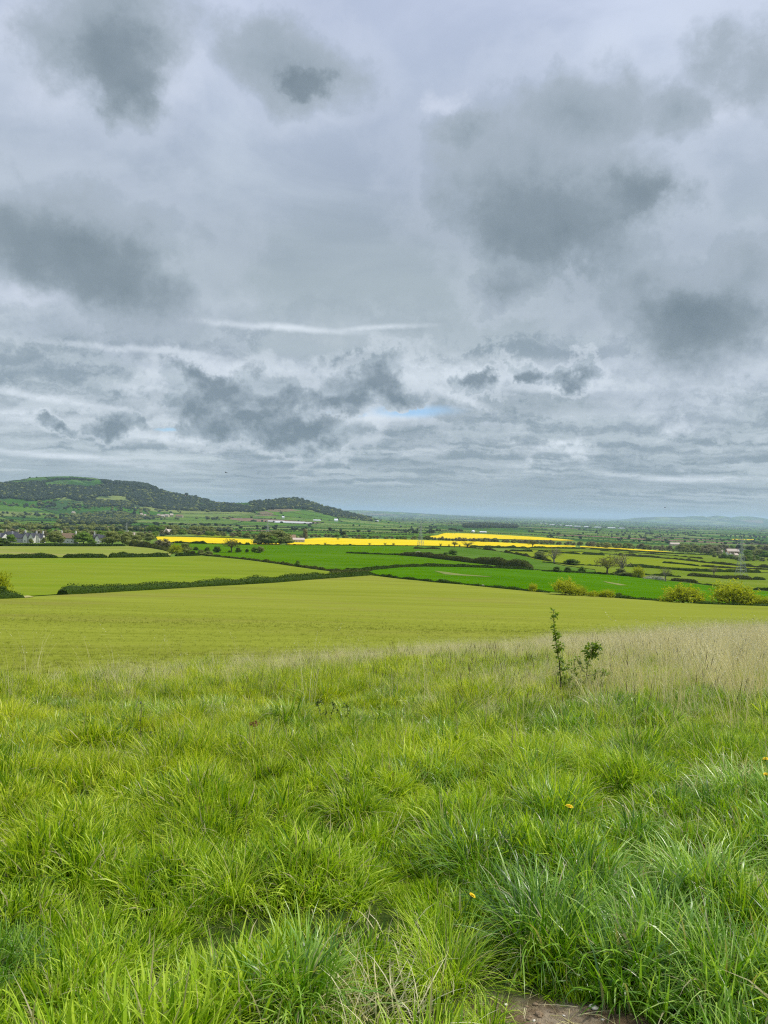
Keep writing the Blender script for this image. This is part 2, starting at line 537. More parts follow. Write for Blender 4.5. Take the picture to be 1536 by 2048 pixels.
def plain(name, c, rough=0.7, spec=0.3, var=0.12, scale=2.0):
    mt, M_ = new_mat(name)
    pos = M_.node('ShaderNodeNewGeometry').outputs['Position']
    n = M_.noise(pos, scale, 4, 0.6)
    col = M_.mix(n, tuple(v * (1 - var) for v in c), tuple(min(1, v * (1 + var)) for v in c))
    finish(M_, principled(M_, col, rough, spec))
    return mt


def field_mat(name, c_lo, c_hi, angle=0.0, row=1.2, line=0.12, patch=None, patch_amt=0.0, fleck=0.0, bdist=0.12):
    """a crop: fine drilled rows and tramlines in world space, uneven growth in patches"""
    mt, M_ = new_mat(name)
    pos = M_.node('ShaderNodeNewGeometry').outputs['Position']
    rot = M_.mapping(pos, rot=(0, 0, R(angle)))
    rows = M_.noise(M_.v('MULTIPLY', rot, (0.035, 1.0 / row, 0.0)), 1.0, 4, 0.65)
    rows2 = M_.noise(M_.v('MULTIPLY', rot, (0.012, 0.14 / row, 0.0)), 1.0, 3, 0.6)
    big = M_.noise(M_.v('MULTIPLY', rot, (0.012, 0.03, 0.0)), 1.0, 5, 0.6)
    fine = M_.noise(M_.v('MULTIPLY', rot, (1.1, 2.6, 0.0)), 1.0, 5, 0.7)
    f = M_.m('ADD', M_.m('ADD', M_.m('MULTIPLY', rows, 0.35), M_.m('MULTIPLY', rows2, 0.25)), M_.m('ADD', M_.m('MULTIPLY', big, 0.25), M_.m('MULTIPLY', fine, 0.15)))
    col = M_.mix(M_.ss(f, 0.38, 0.60, kind='LINEAR'), c_lo, c_hi)
    if patch is not None:
        pn = M_.noise(M_.v('MULTIPLY', rot, (0.01, 0.022, 0.0)), 1.3, 5, 0.62, 0.6)
        col = M_.mix(M_.m('MULTIPLY', M_.ss(pn, 0.50, 0.66), patch_amt), col, patch)
    # tramlines left by the tractor
    x = M_.sep(rot)[1]
    tl = M_.m('PINGPONG', M_.m('ADD', x, M_.m('MULTIPLY', big, 6.0)), 12.0)
    tl2 = M_.ss(tl, 0.9, 0.3)
    col = M_.mix(M_.m('MULTIPLY', tl2, line), col, tuple(v * 0.45 for v in c_lo))
    if fleck:
        fl = M_.noise(M_.v('MULTIPLY', rot, (0.8, 2.0, 0.0)), 0.9, 3, 0.75)
        col = M_.mix(M_.m('MULTIPLY', M_.ss(fl, 0.66, 0.74), fleck), col, (0.42, 0.40, 0.20))
        col = M_.mix(M_.m('MULTIPLY', M_.ss(fl, 0.31, 0.25), fleck), col, (0.05, 0.045, 0.012))
    finish(M_, principled(M_, col, 1.0, 0.0, M_.m('ADD', rows, fine), 0.6, bdist))
    return mt


def leaf_mat(name, ca, cb, cc=None, trans=0.35, rough=0.6, spec=0.10, pos_noise=0.15):
    """foliage: every leaf face gets its own tone, whole clumps drift lighter and darker"""
    mt, M_ = new_mat(name)
    g = M_.node('ShaderNodeNewGeometry')
    oi = M_.node('ShaderNodeObjectInfo')
    n = M_.noise(g.outputs['Position'], pos_noise, 3, 0.6)
    f = M_.m('ADD', M_.m('MULTIPLY', g.outputs['Random Per Island'], 0.5), M_.m('ADD', M_.m('MULTIPLY', oi.outputs['Random'], 0.25), M_.m('MULTIPLY', n, 0.35)))
    col = M_.ramp(f, [(0.1, ca), (0.75, cb), (1.0, cc or cb)])
    p = principled(M_, col, rough, spec)
    t = M_.node('ShaderNodeBsdfTranslucent')
    M_.put(t.inputs[0], M_.mix(1.0, col, (1.15, 1.1, 0.55), 'MULTIPLY'))
    mx_ = M_.node('ShaderNodeMixShader'); mx_.inputs[0].default_value = trans
    M_.l.new(p, mx_.inputs[1]); M_.l.new(t.outputs[0], mx_.inputs[2])
    finish(M_, mx_.outputs[0])
    return mt


MAT = {}
MAT['pale_crop'] = field_mat('pale_crop', (0.1536, 0.1835, 0.0172), (0.2429, 0.2701, 0.0377), 3, 1.3, 0.13, (0.20, 0.17, 0.05), 0.45, 0.6)
MAT['pale_crop_far'] = field_mat('pale_crop_far', (0.1267, 0.1773, 0.0116), (0.2080, 0.2526, 0.0260), -3, 2.2, 0.10, (0.13, 0.21, 0.008), 0.5, 0.2)
MAT['strip_crop'] = field_mat('strip_crop', (0.1536, 0.1960, 0.0289), (0.2330, 0.2629, 0.0507), 2, 2.2, 0.0, (0.30, 0.24, 0.12), 0.5, 0.3)
MAT['wheat'] = field_mat('wheat', (0.0416, 0.1189, 0.0010), (0.0843, 0.1785, 0.0020), 8, 2.5, 0.45, (0.11, 0.19, 0.03), 0.35)
MAT['wheat_near'] = field_mat('wheat_near', (0.0397, 0.1240, 0.0010), (0.0744, 0.1785, 0.0020), -16, 2.5, 0.5, (0.10, 0.22, 0.03), 0.35)
MAT['wheat_blue'] = field_mat('wheat_blue', (0.0446, 0.1140, 0.0060), (0.0892, 0.1635, 0.0178), -14, 3.0, 0.5, (0.13, 0.20, 0.05), 0.4)
MAT['meadow'] = field_mat('meadow', (0.1240, 0.1735, 0.0079), (0.1983, 0.2379, 0.0159), 10, 3.5, 0.0, (0.10, 0.17, 0.02), 0.5)
MAT['meadow_mid'] = field_mat('meadow_mid', (0.0892, 0.1437, 0.0099), (0.1487, 0.1983, 0.0178), -6, 3.5, 0.2, (0.19, 0.22, 0.05), 0.4)
MAT['rape'] = field_mat('rape', (0.52, 0.39, 0.012), (0.74, 0.56, 0.02), 5, 5.0, 0.35, (0.50, 0.46, 0.04), 0.6)
MAT['bare'] = field_mat('bare', (0.30, 0.27, 0.10), (0.36, 0.34, 0.14), 0, 3.0, 0.0)

MAT['dry'] = field_mat('dry_wheat', (0.10, 0.15, 0.03), (0.26, 0.26, 0.10), -16, 2.5, 0.3)

# ------------------------------------------------------------------ the ground: one sheet to the horizon
def ground_mesh():
    rr = np.concatenate([[0.0], np.exp(np.linspace(math.log(0.25), math.log(55000), 560))])
    th = np.concatenate([np.linspace(-44, 44, 300), np.linspace(48, 312, 56)])
    th = np.radians(th); n = len(th)
    X = rr[1:, None] * np.sin(th)[None]; Y = rr[1:, None] * np.cos(th)[None]
    Z = terrain(X, Y)
    V = np.stack([X.ravel(), Y.ravel(), Z.ravel()], 1)
    c = np.array([[0, 0, float(terrain(0, 0))]])
    V = np.concatenate([V, c])
    i = np.arange(len(rr) - 2)[:, None] * n; j = np.arange(n)[None]; j2 = (j + 1) % n
    q = np.stack([i + j, i + j2, i + n + j2, i + n + j], -1).reshape(-1, 4)[:, ::-1]
    ci = len(V) - 1
    cap = np.stack([np.full(n, ci), np.full(n, ci), np.arange(n), (np.arange(n) + 1) % n], 1)
    me = mesh_np('ground', V, q, [MAT['ground']], smooth=True)
    return me


mt, M_ = new_mat('ground_cover')
g_ = M_.node('ShaderNodeNewGeometry'); pos = g_.outputs['Position']
yv = M_.sep(pos)[1]
r0 = M_.v('LENGTH', M_.v('MULTIPLY', pos, (1, 1, 0)))
soil_n = M_.noise(pos, 9.0, 6, 0.65)
soil = M_.ramp(soil_n, [(0.34, (0.10, 0.065, 0.035)), (0.5, (0.26, 0.185, 0.11)), (0.64, (0.46, 0.37, 0.25))])
thatch = M_.ramp(M_.noise(pos, 30.0, 5, 0.7), [(0.3, (0.02, 0.045, 0.006)), (0.6, (0.08, 0.12, 0.02)), (0.8, (0.16, 0.15, 0.06))])
bare = M_.ss(M_.m('ADD', M_.v('LENGTH', M_.v('MULTIPLY', M_.v('SUBTRACT', pos, (0.62, 2.25, CZ - 1.6)), (1.25, 1.7, 0))), M_.m('MULTIPLY', M_.noise(pos, 5.0, 3), 0.35)), 0.95, 0.60)
nearc = M_.mix(bare, thatch, soil)
farn = M_.noise(M_.v('MULTIPLY', pos, (1, 1, 0)), 0.0022, 8, 0.68)
vor = M_.node('ShaderNodeTexVoronoi'); vor.feature = 'F1'
M_.put(vor.inputs['Vector'], M_.mapping(pos, rot=(0, 0, R(17)), scale=(0.0026, 0.0019, 0.0)))
vor.inputs['Scale'].default_value = 1.0
cellr = M_.sep(vor.outputs['Color'])[0]
farc = M_.ramp(cellr, [(0.0, (0.035, 0.085, 0.02)), (0.25, (0.06, 0.13, 0.025)), (0.45, (0.11, 0.18, 0.04)), (0.62, (0.045, 0.075, 0.03)), (0.8, (0.15, 0.19, 0.06)), (0.93, (0.16, 0.13, 0.07)), (1.0, (0.5, 0.42, 0.03))], 'CONSTANT')
farc = M_.mix(M_.ss(farn, 0.46, 0.60), farc, (0.035, 0.055, 0.025))
midc = M_.ramp(M_.noise(pos, 0.02, 5, 0.6), [(0.35, (0.09, 0.16, 0.02)), (0.65, (0.16, 0.22, 0.03))])
farc = M_.mix(M_.ss(yv, 1500.0, 2600.0), midc, farc)
gc = M_.mix(M_.ss(r0, 25.0, 60.0), nearc, farc)
hgt = M_.m('ADD', M_.noise(pos, 14.0, 8, 0.72), M_.m('MULTIPLY', M_.noise(pos, 75.0, 4, 0.7), 0.35))
finish(M_, principled(M_, gc, 0.97, 0.05, hgt, 1.0, 0.06))
MAT['ground'] = mt
tag(link('ground', ground_mesh()), kind='structure')


# ------------------------------------------------------------------ fields draped on the ground
def drape(poly_w, step_u, step_v, lift=0.0006, lift0=0.03):
    """world polygon -> sheet that follows the terrain; triangulated in (x/y, ln y)"""
    P = []
    S = 100.0
    ps = [(x / y * S, math.log(y) * S) for x, y in poly_w]
    n = len(ps); out = []
    for i in range(n):
        a = ps[i]; b = ps[(i + 1) % n]
        wa = poly_w[i]; wb = poly_w[(i + 1) % n]
        k = max(1, int(max(abs(a[0] - b[0]) / (step_u * S), abs(a[1] - b[1]) / (step_v * S))))
        for j in range(k):
            t = j / k
            x = wa[0] + (wb[0] - wa[0]) * t; y = wa[1] + (wb[1] - wa[1]) * t
            out.append((x / y * S, math.log(y) * S))
    us = [p[0] for p in out]; vs = [p[1] for p in out]
    gu_, gv_ = np.meshgrid(np.arange(min(us), max(us), step_u * S), np.arange(min(vs), max(vs), step_v * S))
    gu_ = gu_.ravel(); gv_ = gv_.ravel()
    k = pip(gu_, gv_, out)
    gu_, gv_ = gu_[k], gv_[k]
    pts = [Vector(p) for p in out] + [Vector((a, b)) for a, b in zip(gu_, gv_)]
    m_ = len(out)
    r = delaunay_2d_cdt(pts, [(i, (i + 1) % m_) for i in range(m_)], [], 1, 1e-4)
    v2 = np.array([(p.x, p.y) for p in r[0]]) / S
    tr = [f for f in r[2] if len(f) == 3]
    y = np.exp(v2[:, 1]); x = v2[:, 0] * y
    z = terrain(x, y) + lift0 + lift * y
    return np.stack([x, y, z], 1), np.array(tr)


def px_poly(pp):
    o, ok = at([p[0] for p in pp], [p[1] for p in pp])
    return [(o[i, 0], o[i, 1]) for i in range(len(pp))]


FIELD_PX = []


def field(name, pp, mat, world_extra=None, su=0.02, sv=0.05, lift0=0.03, lift=0.0007, label=None, skirt=0.0):
    W_ = px_poly(pp)
    FIELD_PX.append(pp)
    if world_extra: W_ = W_ + world_extra
    V, T = drape(W_, su, sv, lift, lift0)
    # orient upwards
    a, b, c = V[T[:, 0]], V[T[:, 1]], V[T[:, 2]]
    fl = np.cross(b - a, c - a)[:, 2] < 0
    T[fl] = T[fl][:, ::-1]
    o = link(name, mesh_np(name, V, T, [MAT[mat]], smooth=True))
    tag(o, kind='structure')
    return o


field('pale_crop_field', [(-500, 1206), (-200, 1200), (0, 1197), (60, 1195), (125, 1191), (250, 1184), (400, 1175), (560, 1166), (660, 1157), (742, 1152), (800, 1159), (870, 1166), (950, 1173), (1060, 1184), (1180, 1193), (1330, 1204), (1400, 1209), (1536, 1213), (1750, 1220), (2000, 1228)],
      'pale_crop', [(60, 32), (34, 24), (7, 19), (0, 14.5), (-5, 10), (-30, 9)], 0.02, 0.03, 0.02)
field('pale_crop_field', [(-500, 1124), (0, 1117.5), (215, 1117), (340, 1115), (400, 1113), (440, 1116), (500, 1122), (560, 1130), (600, 1136), (660, 1144), (712, 1148), (742, 1150), (660, 1155), (560, 1164), (400, 1173), (250, 1182), (125, 1189), (60, 1193), (0, 1195), (-500, 1203)], 'pale_crop_far', sv=0.03)
field('strip_field', [(-400, 1098), (0, 1093.5), (200, 1094), (260, 1093.5), (320, 1099), (345, 1106), (340, 1112), (215, 1115), (0, 1115.5), (-400, 1122)], 'strip_crop')
field('wheat_field', [(300, 1087), (420, 1087.5), (500, 1090), (580, 1091.5), (820, 1093), (850, 1097), (800, 1112), (850, 1116), (940, 1127), (1010, 1134), (1062, 1140), (1000, 1136), (850, 1132), (800, 1133.5), (740, 1140), (690, 1143), (600, 1134), (500, 1119), (430, 1112), (400, 1109), (350, 1102), (330, 1092)], 'wheat', sv=0.03)
field('wheat_field', [(744, 1149), (705, 1146), (760, 1140), (800, 1136), (850, 1134.5), (1000, 1138), (1100, 1143), (1180, 1147), (1250, 1153), (1330, 1162), (1400, 1170), (1470, 1178), (1536, 1184), (1750, 1200), (2000, 1215), (2000, 1224), (1536, 1210), (1400, 1206), (1330, 1201), (1180, 1190), (1060, 1181), (950, 1170), (870, 1163), (800, 1156)], 'wheat_near', sv=0.03)
field('young_wheat_field', [(822, 1093), (930, 1095.5), (985, 1102), (1045, 1112), (1100, 1124), (1110, 1130), (1130, 1134), (1190, 1142), (1190, 1146), (1085, 1141), (1066, 1139), (1055, 1131), (1010, 1127), (940, 1119), (880, 1111), (820, 1104), (800, 1100)], 'wheat_blue', sv=0.03)
field('meadow', [(1010, 1100), (1060, 1101), (1160, 1105), (1210, 1110), (1350, 1120), (1440, 1130), (1536, 1138), (1750, 1150), (1750, 1158), (1536, 1146), (1440, 1142), (1330, 1136), (1250, 1133), (1180, 1131), (1085, 1124), (1040, 1111)], 'meadow', sv=0.03)
field('meadow', [(1060, 1096), (1200, 1097), (1340, 1107), (1420, 1112), (1536, 1116), (1750, 1128), (1750, 1148), (1536, 1136), (1440, 1128), (1350, 1118), (1210, 1108), (1160, 1104), (1060, 1100)], 'meadow_mid', sv=0.03)
field('meadow', [(1085, 1125), (1180, 1132), (1250, 1134), (1330, 1138), (1440, 1144), (1536, 1148), (1750, 1160), (1750, 1198), (1536, 1182), (1470, 1176), (1400, 1168), (1330, 1160), (1250, 1151), (1192, 1146), (1190, 1140), (1130, 1132), (1105, 1127)], 'meadow_mid', sv=0.03)
for i, pp in enumerate([
    [(311, 1074.5), (360, 1075), (440, 1077), (510, 1080), (560, 1082), (560, 1091), (500, 1090), (440, 1088), (318, 1085.5)],
    [(575, 1084), (600, 1080), (650, 1076.5), (720, 1079), (830, 1081), (900, 1083), (1000, 1086), (1060, 1089), (1151, 1092.5), (1151, 1095), (1060, 1096), (1000, 1096), (930, 1094), (830, 1092), (575, 1090)],
    [(1160, 1093), (1240, 1097.5), (1300, 1101.5), (1350, 1105.5), (1300, 1103.5), (1240, 1099.5), (1160, 1095)],
    [(858, 1074), (880, 1070), (893, 1067), (930, 1068), (1000, 1071), (1080, 1075.5), (1150, 1082), (1120, 1082.5), (1040, 1080), (960, 1078), (870, 1078)],
    [(1462, 1079), (1508, 1080), (1508, 1081.2), (1466, 1080.6)]]):
    field('rapeseed_field', pp, 'rape', lift=0.0008, sv=0.02)
field('light_field', [(380, 1069.5), (440, 1071), (490, 1075), (450, 1076), (400, 1073.5)], 'meadow')
# chalky gateway where the track comes through the hedge, dried patches in the wheat
field('track', [(38, 1194.5), (56, 1193), (68, 1195.5), (50, 1197.5)], 'bare', lift0=0.10, su=0.004, sv=0.01)
for pp in ([(868, 1143), (890, 1145), (925, 1150), (985, 1154.5), (970, 1155), (915, 1152), (890, 1150)], [(1205, 1163.5), (1235, 1168), (1255, 1172), (1240, 1172), (1215, 1167)]):
    field('dry_patch', pp, 'dry', lift0=0.10, su=0.004, sv=0.01)

# ------------------------------------------------------------------ far fields in a crooked lattice across the vale
FAR_TOP = lambda px: np.interp(px, [-400, 0, 310, 560, 830, 870, 1000, 1160, 1340, 1440, 1536, 1900], [1066, 1064, 1071, 1075, 1077, 1067, 1067, 1081, 1104, 1100, 1100, 1110])


def lattice():
    ang = R(-14)
    ca, sa = math.cos(ang), math.sin(ang)
    V = []; Q_ = []; tone = []; edges = []
    n0 = 0
    NI, NJ = 34, 50

    def node(i, j):
        gx = (i - 18) * 300 + 90 * float(_h(np.array([i]), np.array([j]), 5)[0] - .5) * 2
        gy = 900 + j * 150 * (1 + j * 0.016) + 42 * float(_h(np.array([i]), np.array([j]), 8)[0] - .5) * 2
        return gx * (1 + j * 0.02) + (gy - 900) * 0.10, gy - gx * 0.12
    for i in range(NI):
        for j in range(NJ):
            c = [node(i, j), node(i + 1, j), node(i + 1, j + 1), node(i, j + 1)]
            cx = sum(p[0] for p in c) / 4; cy = sum(p[1] for p in c) / 4
            if abs(cx) > 0.72 * cy + 150: continue
            px, py = to_px(cx, cy, terrain(cx, cy))
            if py > FAR_TOP(px) + 3: continue
            s = 5
            a = np.linspace(0, 1, s)
            A, B = np.meshgrid(a, a)
            c_ = np.array(c)
            X = (c_[0, 0] * (1 - A) + c_[1, 0] * A) * (1 - B) + (c_[3, 0] * (1 - A) + c_[2, 0] * A) * B
            Y = (c_[0, 1] * (1 - A) + c_[1, 1] * A) * (1 - B) + (c_[3, 1] * (1 - A) + c_[2, 1] * A) * B
            Z = terrain(X, Y) + 0.35 + 0.0001 * Y
            V.append(np.stack([X.ravel(), Y.ravel(), Z.ravel()], 1))
            ii, jj = np.meshgrid(np.arange(s - 1), np.arange(s - 1))
            b = (jj * s + ii).ravel() + n0
            Q_.append(np.stack([b, b + 1, b + s + 1, b + s], 1))
            tone += [float(_h(np.array([i * 7]), np.array([j * 13]), 3)[0])] * ((s - 1) ** 2)
            n0 += s * s
            edges.append((c[0], c[1], 0)); edges.append((c[0], c[3], 1))
    return np.concatenate(V), np.concatenate(Q_), np.array(tone), edges


mt, M_ = new_mat('far_crops')
pos = M_.node('ShaderNodeNewGeometry').outputs['Position']
at_ = M_.node('ShaderNodeAttribute'); at_.attribute_name = 'tone'
tn = at_.outputs['Fac']
base = M_.ramp(tn, [(0.0, (0.045, 0.12, 0.014)), (0.16, (0.10, 0.17, 0.03)), (0.34, (0.06, 0.14, 0.02)), (0.50, (0.14, 0.20, 0.05)), (0.64, (0.035, 0.09, 0.02)), (0.76, (0.16, 0.20, 0.06)), (0.86, (0.075, 0.155, 0.02)), (0.955, (0.20, 0.14, 0.09))], 'CONSTANT')
nn = M_.noise(pos, 0.012, 5, 0.65)
base = M_.mix(M_.ss(nn, 0.35, 0.68), M_.mix(1.0, base, (0.72, 0.76, 0.8), 'MULTIPLY'), M_.mix(1.0, base, (1.2, 1.15, 1.1), 'MULTIPLY'))
finish(M_, principled(M_, base, 1.0, 0.0))
MAT['far_crops'] = mt
LV, LQ, LT, LEDGE = lattice()
ff = link('distant_fields', mesh_np('distant_fields', LV, LQ, [MAT['far_crops']], attrs={'tone': ('FACE', 'FLOAT', LT)}, smooth=True))
tag(ff, kind='structure')

# ------------------------------------------------------------------ foliage
MAT['hedge'] = leaf_mat('hedge_leaves', (0.025, 0.052, 0.004), (0.060, 0.110, 0.008), (0.15, 0.21, 0.02), 0.3)
MAT['hedge_brown'] = leaf_mat('hedge_leaves_brown', (0.05, 0.065, 0.012), (0.10, 0.12, 0.022), (0.18, 0.19, 0.05), 0.3)
MAT['oak'] = leaf_mat('oak_leaves', (0.10, 0.105, 0.03), (0.17, 0.17, 0.045), (0.23, 0.21, 0.08), 0.35)
MAT['bush'] = leaf_mat('bush_leaves', (0.045, 0.085, 0.010), (0.10, 0.16, 0.018), (0.16, 0.22, 0.04), 0.3)
MAT['willow'] = leaf_mat('willow_leaves', (0.28, 0.34, 0.012), (0.43, 0.48, 0.022), (0.54, 0.57, 0.07), 0.5)
MAT['wood'] = leaf_mat('wood_leaves', (0.15, 0.185, 0.050), (0.24, 0.275, 0.075), (0.32, 0.34, 0.13), 0.35)
MAT['woodbrown'] = leaf_mat('bare_wood_twigs', (0.16, 0.155, 0.080), (0.22, 0.21, 0.11), (0.27, 0.26, 0.15), 0.3)
MAT['spring'] = leaf_mat('fresh_leaves', (0.09, 0.17, 0.015), (0.16, 0.26, 0.03), (0.24, 0.32, 0.06), 0.35)
MAT['blossom'] = leaf_mat('blossom', (0.35, 0.38, 0.25), (0.5, 0.52, 0.40), (0.15, 0.20, 0.05), 0.3)
MAT['conifer'] = leaf_mat('conifer_needles', (0.012, 0.028, 0.012), (0.03, 0.05, 0.02), None, 0.1)
MAT['bark'] = plain('bark', (0.115, 0.095, 0.065), 0.9, 0.1, 0.4, 6)
MAT['bark_pale'] = plain('pale_bark', (0.25, 0.23, 0.17), 0.9, 0.1, 0.3, 6)


def leaf_quads(C_, size, rng, up=0.3, aspect=1.0):
    """one small quad round every point of C_"""
    n = len(C_)
    a = rng.normal(size=(n, 3)); a /= np.linalg.norm(a, axis=1, keepdims=True)
    b = rng.normal(size=(n, 3)); b[:, 2] *= (1 - up)
    b -= a * (a * b).sum(1, keepdims=True); b /= np.maximum(np.linalg.norm(b, axis=1, keepdims=True), 1e-6)
    s = (size if hasattr(size, '__len__') else np.full(n, size)) * rng.uniform(0.6, 1.35, n)
    a = a * s[:, None] * 0.5; b = b * s[:, None] * 0.5 * aspect
    V = np.stack([C_ - a - b, C_ + a - b * 0.7, C_ + a * 0.8 + b, C_ - a * 0.9 + b * 0.8], 1).reshape(-1, 3)
    Q_ = np.arange(4 * n).reshape(-1, 4)
    return V, Q_


def blob_mesh(c, r, rng, jit=0.18, nu=8, nv=6):
    """lumpy closed body that keeps the crown from being see-through"""
    V = []; Q_ = []
    for j in range(nv + 1):
        ph = math.pi * j / nv
        for i in range(nu):
            t = 2 * math.pi * i / nu
            k = 1 + rng.uniform(-jit, jit)
            V.append((c[0] + r[0] * math.sin(ph) * math.cos(t) * k, c[1] + r[1] * math.sin(ph) * math.sin(t) * k, c[2] + r[2] * math.cos(ph) * k))
    for j in range(nv):
        for i in range(nu):
            Q_.append((j * nu + i, (j + 1) * nu + i, (j + 1) * nu + (i + 1) % nu, j * nu + (i + 1) % nu))
    return np.array(V), np.array(Q_)


def cat_mesh(parts):
    V = []; Q_ = []; M2 = []; n = 0
    for v, q, mi in parts:
        V.append(v); Q_.append(np.asarray(q) + n); M2 += [mi] * len(q); n += len(v)
    return np.concatenate(V), np.concatenate(Q_), M2


def crown_points(blobs, n, rng, shell=0.55):
    w = np.array([b[1][0] * b[1][1] * b[1][2] for b in blobs]) ** 0.67; w /= w.sum()
    k = rng.choice(len(blobs), n, p=w)
    d = rng.normal(size=(n, 3)); d /= np.linalg.norm(d, axis=1, keepdims=True)
    r = rng.uniform(shell, 1.06, n) ** 0.7
    C_ = np.array([b[0] for b in blobs])[k] + d * np.array([b[1] for b in blobs])[k] * r[:, None]
    return C_


TREE_KIND = {
    # unit height crowns: (blob centre, radii), trunk height, crown half width
    'oak': dict(mat='oak', n=1100, leaf=0.032, core=0.0, trunk=0.30, r=0.5, z=0.64, zr=0.34, blobs=11, limbs=9, bark='bark'),
    'bare': dict(mat='oak', n=520, leaf=0.026, core=0.0, trunk=0.25, r=0.42, z=0.62, zr=0.36, blobs=9, limbs=14, bark='bark_pale'),
    'bush': dict(mat='bush', n=800, leaf=0.07, core=0.72, trunk=0.12, r=0.5, z=0.52, zr=0.42, blobs=7, limbs=0, bark='bark'),
    'willow': dict(mat='willow', n=2300, leaf=0.034, core=0.45, trunk=0.16, r=0.62, z=0.50, zr=0.45, blobs=13, limbs=6, bark='bark'),
    'wood': dict(mat='wood', n=1000, leaf=0.05, core=0.74, trunk=0.15, r=0.48, z=0.52, zr=0.44, blobs=9, limbs=2, bark='bark'),
    'woodbrown': dict(mat='woodbrown', n=800, leaf=0.045, core=0.6, trunk=0.2, r=0.42, z=0.56, zr=0.42, blobs=7, limbs=4, bark='bark'),
    'spring': dict(mat='spring', n=1000, leaf=0.05, core=0.72, trunk=0.15, r=0.5, z=0.52, zr=0.43, blobs=9, limbs=2, bark='bark'),
    'blossom': dict(mat='blossom', n=700, leaf=0.06, core=0.6, trunk=0.15, r=0.5, z=0.5, zr=0.42, blobs=7, limbs=0, bark='bark'),
    'poplar': dict(mat='woodbrown', n=700, leaf=0.045, core=0.5, trunk=0.1, r=0.16, z=0.55, zr=0.44, blobs=6, limbs=0, bark='bark'),
    'conifer': dict(mat='conifer', n=700, leaf=0.06, core=0.6, trunk=0.1, r=0.26, z=0.5, zr=0.46, blobs=6, limbs=0, bark='bark'),
}
_tree_cache = {}


